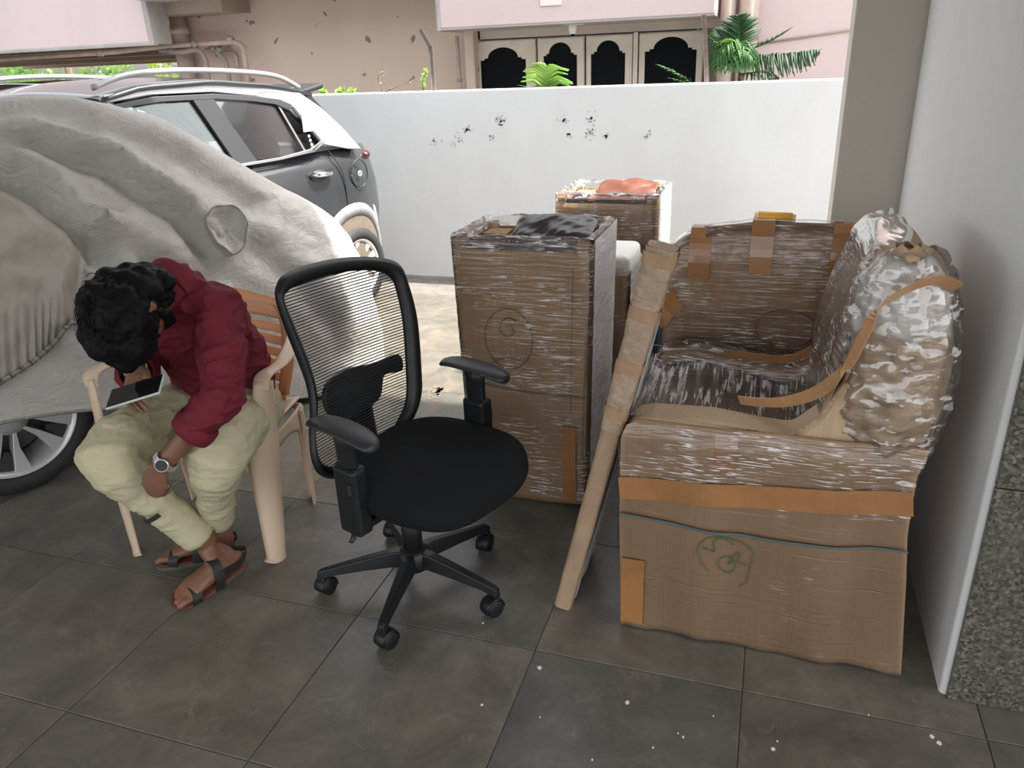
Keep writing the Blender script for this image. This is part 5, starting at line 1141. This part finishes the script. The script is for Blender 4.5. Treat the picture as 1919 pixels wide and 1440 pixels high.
def hand(wr, d, nrm, side, curls, spread=.0, thumb=(.6, .5), sc=.92):
    """palm + four jointed fingers + thumb; d = pointing direction, nrm = back of the hand, side = +1/-1 thumb side"""
    d = Vector(d).normalized(); nrm = Vector(nrm); nrm = (nrm-d*d.dot(nrm)).normalized(); lat = d.cross(nrm)*side; gs = []
    W = Vector(wr); kn = W+d*.085*sc
    gs.append(tubeg([W-d*.01, W+d*.025*sc, W+d*.06*sc, kn], [(.024*sc, .019*sc), (.034*sc, .017*sc), (.041*sc, .016*sc), (.040*sc, .013*sc)], 12, ref=lat, dome=True))
    for k, (off, ln) in enumerate(((.035, .072), (.0118, .080), (-.0118, .074), (-.034, .060))):
        p = W+d*(.080-.006*abs(k-1.2))*sc+lat*off*sc; a = 0; pts = [p-d*.015]; rr = [.0088*sc]; c = curls[k] if isinstance(curls[k], (tuple, list)) else (curls[k],)*3
        dirv = (d+lat*(off*spread*20)).normalized()
        pts.append(p); rr.append(.0088*sc)
        for seg, cu in zip((.45, .32, .26), c):
            a += cu; v_ = dirv*math.cos(a)-nrm*math.sin(a); p = p+v_*ln*seg*sc*1.05; pts.append(p); rr.append((.0082, .0076, .0066)[len(pts)-3]*sc)
        gs.append(tubeg(pts, rr, 8, dome=True))
    tb_ = W+d*.022*sc+lat*.026*sc; o1, o2 = thumb
    t1 = tb_+(d*.6+lat*.75*o1-nrm*.45*o2).normalized()*.036*sc; t2 = t1+(d*.9+lat*.25*o1-nrm*.4*o2).normalized()*.030*sc; t3 = t2+(d*.95-nrm*.35*o2).normalized()*.024*sc
    gs.append(tubeg([tb_-lat*.01, tb_, t1, t2, t3], [.013*sc, .014*sc, .0112*sc, .0098*sc, .0078*sc], 8, dome=True))
    return gs
# head frame: crown points away from the neck, face looks down to the phone
hu = (J['headc']-J['neck']).normalized(); hu = (hu+Vector((-.02, 0, -.16))).normalized(); hf = Vector((.10, -.12, -1)); hf = (hf-hu*hu.dot(hf)).normalized(); hl = hu.cross(hf).normalized()
if hl.x < 0: hl = -hl
HR = Matrix((hl, hf, hu)).transposed(); HC = J['headc']
def hp_(x, y, z): return HC+hl*x+hf*y+hu*z
B = []
B += [ellg(HC+hu*.012, (.070, .080, .090), HR, 22, 16), ellg(hp_(0, .028, -.052), (.056, .062, .060), HR, 18, 12), ellg(hp_(0, .070, -.088), (.030, .024, .022), HR)]     # cranium, jaw, chin
B += [tubeg([hp_(0, .086, .022), hp_(0, .098, -.006), hp_(0, .110, -.030)], [.008, .010, .014], 10, dome=True), ellg(hp_(.011, .096, -.034), (.009, .010, .008), HR, 8, 6), ellg(hp_(-.011, .096, -.034), (.009, .010, .008), HR, 8, 6)]   # nose
B += [tubeg([hp_(-.030, .070, .016), hp_(0, .078, .020), hp_(.030, .070, .016)], .009, 8, dome=True), tubeg([hp_(-.022, .086, -.058), hp_(0, .096, -.056), hp_(.022, .086, -.058)], .0065, 8, dome=True), tubeg([hp_(-.020, .084, -.070), hp_(0, .093, -.070), hp_(.020, .084, -.070)], .0075, 8, dome=True)]  # brow, lips
for s in (-1, 1): B += [tubeg([hp_(s*.074, -.004, -.034), hp_(s*.083, -.012, -.012), hp_(s*.084, -.014, .010), hp_(s*.076, -.006, .022)], [(.010, .005), (.016, .006), (.016, .006), (.009, .005)], 10, ref=hf, dome=True)]
B += [chain(['neck', J['neck'].lerp(HC, .45), HC-hu*.03], [.050, .046, .05])]
B += [chain(['pelvis', 'belly', 'chest', J['neck']-Vector((0, -.02, .03))], [.10, .095, .10, .06])]
B += [chain([J['neck']+Vector((.02, .03, -.03)), 'shL', 'elL', 'wrL'], [.05, .045, .034, .024]), chain([J['neck']+Vector((-.02, .03, -.03)), 'shR', 'elR', 'wrR'], [.05, .045, .034, .024])]
B += [chain(['pelvis', 'hipL', J['knL']*.55+J['knL'].lerp(J['hipL'], .2)*.22+J['knL'].lerp(J['anL'], .2)*.23, J['knL'].lerp(J['anL'], .4), 'anL'], [.07, .06, .036, .036, .030]), chain(['pelvis', 'hipR', 'knR', J['knR'].lerp(J['anR'], .4), 'anR'], [.07, .06, .036, .036, .030])]
LH_d = Vector((-.85, -.05, -.62)); LH = J['wrL']+LH_d.normalized()*.01
B += hand(LH, (-.50, -.06, -.86), (.12, -.90, .30), 1, [(.12, 1.25, .9), (.15, 1.3, .9), (.2, 1.3, .9), (.3, 1.3, .9)], thumb=(.4, 1.0))
B += hand(J['wrR']+Vector((.01, -.012, -.004)), (.50, -.75, -.34), (-.45, -.55, .72), -1, [(.25, .35, .3), (.25, .4, .3), (.3, .45, .3), (.35, .5, .3)], thumb=(.8, .35))
def foot(an, heel, toe, sidev):
    an, heel, toe, sidev = Vector(an), Vector(heel), Vector(toe), Vector(sidev).normalized(); d = (toe-heel).normalized(); sidev = (sidev-d*d.dot(sidev)).normalized(); upv = sidev.cross(d); 
    if upv.z < 0: upv = -upv
    gs = [tubeg([an+Vector((0, 0, .06)), an, an.lerp(heel, .6)+upv*.01], [.032, .033, .030], 12, dome=True),
          tubeg([heel+upv*.028, heel+d*.06+upv*.040, heel+d*.12+upv*.034, heel+d*.165+upv*.026, heel+d*.185+upv*.020], [(.028, .026), (.032, .038), (.036, .026), (.039, .018), (.036, .014)], 14, ref=sidev, dome=True),
          tubeg([an, heel+d*.075+upv*.050, heel+d*.14+upv*.03], [.034, .030, .020], 12, dome=True)]
    for k, (o_, l_, r_) in enumerate(((-.028, .040, .0125), (-.008, .040, .0092), (.008, .034, .0085), (.021, .028, .008), (.032, .021, .0075))):
        p = heel+d*(.182-.010*max(0, k-1))+sidev*o_+upv*.016; gs.append(tubeg([p-d*.02, p, p+d*l_*.6+upv*.004, p+d*l_-upv*.003], [r_, r_, r_, r_*.85], 8, dome=True))
    return gs, d, sidev, upv, heel
fR, dR, sR, uR, hR = foot(J['anR']+Vector((0, .01, -.03)), (-1.545, 1.690, .030), (-1.612, 1.515, .014), (-.85, .35, .30))
fL, dL, sL, uL, hL = foot(J['anL']+Vector((0, .01, -.03)), (-1.630, 1.760, .022), (-1.815, 1.660, .014), (-.45, .85, .0))
sL = -sL if False else sL
B += fR+fL
person = union('person', B, SKIN, None, voxel=.0042, smooth=3)
prop(person, 'seated person in maroon shirt and khaki trousers bent over a phone', 'person')
for s in (-1, 1):
    v, f = ellg(hp_(s*.031, .078, .002), (.012, .012, .010), HR, 12, 8); e_o = mesh('eye', v, f, M('eye_white', (.7, .68, .64), .2), person, smooth=True); v, f = ellg(hp_(s*.031, .0875, .0), (.005, .004, .005), HR, 10, 6); mesh('iris', v, f, M('dark_iris', (.02, .01, .006), .2), e_o, smooth=True)
# ---- shirt
def bl(a, b, t): return J[a].lerp(J[b], t)
Sx = [chain([J['pelvis']+Vector((.01, .01, -.015)), 'pelvis', 'belly', 'chest', J['neck']+Vector((0, .035, -.055))], [(.155, .115), (.160, .120), (.160, .118), (.165, .112), (.120, .075)], 20, ref=(1, .1, .1)),
      chain([J['neck']+Vector((.035, .03, -.045)), 'shL', bl('shL', 'elL', .5), 'elL', bl('elL', 'wrL', .38)], [.075, .074, .066, .058, .056]), chain([J['neck']+Vector((-.035, .03, -.05)), 'shR', bl('shR', 'elR', .5), 'elR', bl('elR', 'wrR', .30)], [.07, .068, .06, .056, .052]),
      chain([J['neck']+Vector((0, .03, -.01)), J['neck']+Vector((0, -.02, .006))], [.072, .070]), ellg(J['pelvis']+Vector((.085, .02, .0)), (.06, .075, .07)), ellg(J['belly'].lerp(J['chest'], .3)+Vector((-.02, .055, .02)), (.12, .07, .13))]
shirt = union('shirt', Sx, SHIRT, person, voxel=.0065, smooth=5, wob=.011, wscale=6, seed=2, stretch=(1, 1, 1.7), ridge=.8); prop(shirt, 'maroon long-sleeved shirt with rolled cuffs')
cm_ = J['neck'].lerp(HC, .16)
v, f = gridg(lambda u, v: J['neck']+Vector((0, .005, 0))+(hu*(.050*v-.008))+(hl*math.cos(2*PI*u)+hf*math.sin(2*PI*u))*(.082+.004*math.sin(2*PI*u*3)-.008*v), 36, 6, True); solid(mesh('collar', v, f, SHIRT, shirt, smooth=True, fix=False), .006)
for a, b, t0, r_ in (('elL', 'wrL', .36, .054), ('elR', 'wrR', .28, .050)):
    A_, B_ = bl(a, b, t0), bl(a, b, t0+.20); v, f = tubeg([A_, A_.lerp(B_, .1), A_.lerp(B_, .5), A_.lerp(B_, .9), B_], [r_*.9, r_*1.05, r_*1.08, r_*1.02, r_*.86], 24, cap=False); solid(mesh('cuff', v, f, SHIRT, shirt, smooth=True, fix=False), .004)
# seam lines on the sleeve and yoke
line_pts = [J['shL']+Vector((.03, -.055, .045)), J['shL']+Vector((.055, .0, .058)), J['shL']+Vector((.045, .06, .03))]
# ---- trousers
Tx = [chain([J['pelvis']+Vector((-.06, 0, -.01)), J['pelvis'], J['pelvis']+Vector((.06, 0, -.01))], [.115, .12, .115]),
      chain(['hipL', bl('hipL', 'knL', .55), bl('hipL', 'knL', .86), J['knL']*.55+bl('hipL', 'knL', .8)*.22+bl('knL', 'anL', .2)*.23, bl('knL', 'anL', .15), bl('knL', 'anL', .40), bl('knL', 'anL', .68)], [.106, .090, .084, .082, .078, .060, .052]),
      chain(['hipR', bl('hipR', 'knR', .55), bl('hipR', 'knR', .86), J['knR']*.6+bl('hipR', 'knR', .8)*.2+bl('knR', 'anR', .2)*.2, bl('knR', 'anR', .15), bl('knR', 'anR', .40), bl('knR', 'anR', .70)], [.106, .094, .088, .088, .084, .064, .052])]
tr = union('trousers', Tx, KHAKI, person, voxel=.0065, smooth=5, wob=.007, wscale=7, seed=5, stretch=(1, 1, 2.2), ridge=.4); prop(tr, 'khaki trousers bunched at the ankles')
for a, b, t0, r_ in (('knL', 'anL', .60, .052), ('knR', 'anR', .62, .053)):
    P_ = [bl(a, b, t0+.31*k/9) for k in range(10)]; v, f = tubeg(P_, [r_*(1.0+.03*math.sin(k*2.1)+.02*math.sin(k*4.3)) for k in range(10)], 28, cap=False); solid(mesh('trouser_hem', v, f, KHAKI, tr, smooth=True, fix=False), .004)
# dark piping pulled up at the shin
A_ = bl('knR', 'anR', .50); d_ = (J['anR']-J['knR']).normalized(); x_, y_ = frame(d_)
rg = [A_+(Vector((math.cos(a), math.sin(a), 0)).x*x_+math.sin(a)*y_)*.080 for a in [2*PI*i/30 for i in range(30)]]
cand = sorted(rg, key=lambda p: (p-Vector((0, 0, 1.5))).length)[:9]; cand.sort(key=lambda p: p.x)
strip('ankle_label', [p+(Vector((0, 0, 1.5))-p).normalized()*.002 for p in cand[:4]], .016, d_, M('black_label', (.02, .02, .022), .6), tr)
# ---- hair: lumpy curly mass with loose locks
Hx = [ellg(hp_(0, -.002, .026), (.088, .106, .088), HR, 24, 16), ellg(hp_(0, -.048, -.035), (.080, .062, .085), HR), ellg(hp_(0, -.052, -.085), (.066, .040, .055), HR), ellg(hp_(-.03, .035, .070), (.066, .056, .046), HR), ellg(hp_(.02, .065, .066), (.058, .048, .042), HR), ellg(hp_(-.058, .02, .01), (.036, .066, .062), HR), ellg(hp_(.066, .006, .034), (.026, .050, .042), HR), ellg(hp_(0, .09, .066), (.046, .038, .032), HR), ellg(hp_(-.02, .105, .050), (.03, .03, .03), HR), ellg(hp_(0, .082, .034), (.070, .034, .048), HR), ellg(hp_(-.035, .10, .03), (.032, .03, .036), HR), ellg(hp_(.04, .088, .03), (.03, .028, .034), HR), ellg(hp_(.064, -.03, -.03), (.026, .045, .055), HR), ellg(hp_(0, .07, .05), (.076, .046, .052), HR), ellg(hp_(.035, -.035, -.095), (.048, .045, .055), HR), ellg(hp_(-.02, -.03, -.10), (.055, .045, .05), HR)]
hr = union('hair', Hx, HAIR, person, voxel=.005, smooth=4, wob=.014, wscale=18, seed=9); prop(hr, 'thick curly black hair')
rh = random.Random(11); gs = []
for k in range(420):
    a, b = rh.uniform(0, 2*PI), math.acos(rh.uniform(-.45, 1)); r3 = Vector((.088*math.sin(b)*math.cos(a), .102*math.sin(b)*math.sin(a)-.010, .092*math.cos(b)+.022))
    if r3.y > .075 and r3.z < .0: continue
    p = hp_(*r3); nrm = (p-HC).normalized(); g = Vector((0, 0, -1)); tdir = (g-nrm*g.dot(nrm)*1.05+Vector((rh.uniform(-.4, .4), rh.uniform(-.4, .4), rh.uniform(-.2, .2)))).normalized(); x_, y_ = frame(tdir); pts = []; ph = rh.uniform(0, 6); L_ = rh.uniform(.025, .05); cr = rh.uniform(.002, .006)
    for q in range(9):
        t = q/8; pts.append(p-nrm*(.006+.016*t)+tdir*L_*t+nrm*.008*math.sin(PI*t*.9)+(x_*math.cos(ph+t*7)+y_*math.sin(ph+t*7))*cr*t)
    gs.append(tubeg(pts, [.0016*(1-.6*q/8) for q in range(9)], 4))
v, f = join(gs); prop(mesh('hair_locks', v, f, HAIR, hr, smooth=True), kind='stuff')
Bx = [tubeg([hp_(s*.066, .012, -.02) if True else 0, hp_(s*.060, .040, -.062), hp_(s*.034, .074, -.092), hp_(0, .088, -.104)], [.012, .017, .018, .018], 10, dome=True) for s in (-1, 1)]+[tubeg([hp_(-.028, .094, -.044), hp_(0, .102, -.044), hp_(.028, .094, -.044)], .006, 8, dome=True), ellg(hp_(.046, .004, -.095), (.024, .034, .040), HR)]
union('beard', Bx, HAIR, person, voxel=.004, smooth=2, wob=.004, wscale=60, seed=4)
# ---- sandals
def sandal(name, d, s_, u_, heel, par):
    out = []
    for t, wl, wr_ in ((-.020, .012, .012), (-.005, .026, .026), (.05, .033, .031), (.11, .040, .036), (.17, .046, .040), (.205, .042, .036), (.225, .026, .022), (.232, .010, .008)): out.append((t, wl, wr_))
    L_ = [heel+d*t-s_*wl for t, wl, wr_ in out]+[heel+d*t+s_*wr_ for t, wl, wr_ in out[::-1]]
    n_ = len(L_)
    def slab(nm, z0, z1, mat, k=1.0):
        c = heel+d*.1; V = [c+(p-c)*k+u_*z0 for p in L_]+[c+(p-c)*k+u_*z1 for p in L_]
        return mesh(nm, V, [tuple(range(n_)), tuple(range(2*n_-1, n_-1, -1))]+[(i, (i+1) % n_, n_+(i+1) % n_, n_+i) for i in range(n_)], mat, sd__, bevel=.003)
    sd__ = bpy.data.objects.new(name, None); COL.objects.link(sd__); sd__.parent = par
    slab('sole', -.022, -.004, SOLE, 1.05); slab('insole', -.004, .002, INSOLE)
    for t, h_, w_ in ((.165, .036, .030), (.085, .078, .030)):
        pts = [heel+d*(t+.010)-s_*.046-u_*.004, heel+d*(t+.004)-s_*.044+u_*h_*.55, heel+d*t-s_*.022+u_*h_, heel+d*(t-.004)+s_*.012+u_*h_*.98, heel+d*(t-.008)+s_*.038+u_*h_*.5, heel+d*(t-.008)+s_*.044-u_*.004]
        v, f = ribbon(smooth_path(pts, 5), w_, d, .004); mesh('strap', v, f, SANDAL, sd__)
    v, f = ribbon(smooth_path([heel+d*.09-s_*.036+u_*.055, heel+d*.02-s_*.038+u_*.045, heel-d*.032+u_*.045, heel+d*.02+s_*.038+u_*.045, heel+d*.09+s_*.036+u_*.055], 6), .020, u_, .004); mesh('heel_strap', v, f, SANDAL, sd__)
    return sd__
sandal('sandal', dR, sR, uR, hR, person); sandal('sandal', dL, sL, uL, hL, person)
# ---- watch and wrist band
wd = (J['wrL']-J['elL']).normalized(); wx = Vector((.45, -.85, .2)); wx = (wx-wd*wd.dot(wx)).normalized(); wy = wd.cross(wx); wc_ = J['wrL']-wd*.012
wt = bpy.data.objects.new('wrist_watch', None); COL.objects.link(wt); wt.parent = person; wt.location = wc_
STEEL = M('steel_bracelet', (.62, .62, .62), .25, metal=.8)
for k in range(22):
    a = 2*PI*k/22
    if math.cos(a) > .86: continue
    for t in (-.006, 0, .006):
        c = (wx*math.cos(a)+wy*math.sin(a))*.0315+wd*t; Rm = Matrix((wx*math.cos(a)+wy*math.sin(a), wx*-math.sin(a)+wy*math.cos(a), wd)).transposed(); v, f = boxg(c, (.004, .0082, .0054), Rm); mesh('bracelet_link', v, f, STEEL, wt, bevel=.001)
v, f = latheg([(.001, .0), (.019, 0), (.0195, .006), (.0175, .009), (.016, .0085)], 28, wx*.029, wx, caps=False); mesh('watch_case', v, f, STEEL, wt, smooth=True)
v, f = latheg([(.001, .0082), (.016, .0082), (.016, .007)], 28, wx*.029, wx); mesh('watch_dial', v, f, M('dark_dial', (.03, .035, .04), .2), wt)
wd2 = (J['wrR']-J['elR']).normalized(); x_, y_ = frame(wd2); tube('wrist_band', [J['wrR']-wd2*.012+(x_*math.cos(a)+y_*math.sin(a))*.029 for a in [2*PI*i/24 for i in range(25)]], .0032, M('gold_thread', (.45, .24, .08), .5), person, n=6)
# ---- phone held in the hand
ph = thing('phone', 'black smartphone with a pale case edge held in the hand', 'phone', (-1.494, 1.408, .760)); 
pxv = (Vector((-1.431, 1.440, 0.780))-Vector((-1.550, 1.395, 0.747))).normalized(); pz = Vector((.0, -.42, 1)); pz = (pz-pxv*pxv.dot(pz)).normalized(); pyv = pz.cross(pxv)
ph.rotation_euler = Matrix((pxv, pyv, pz)).transposed().to_euler()
box('phone_body', (-.074, -.036, -.004), (.074, .036, .003), M('pale_case', (.45, .52, .48), .4), ph, bevel=.004, seg=3); box('screen', (-.071, -.033, .0025), (.071, .033, .0042), M('black_screen', (.008, .009, .012), .06), ph, bevel=.001)
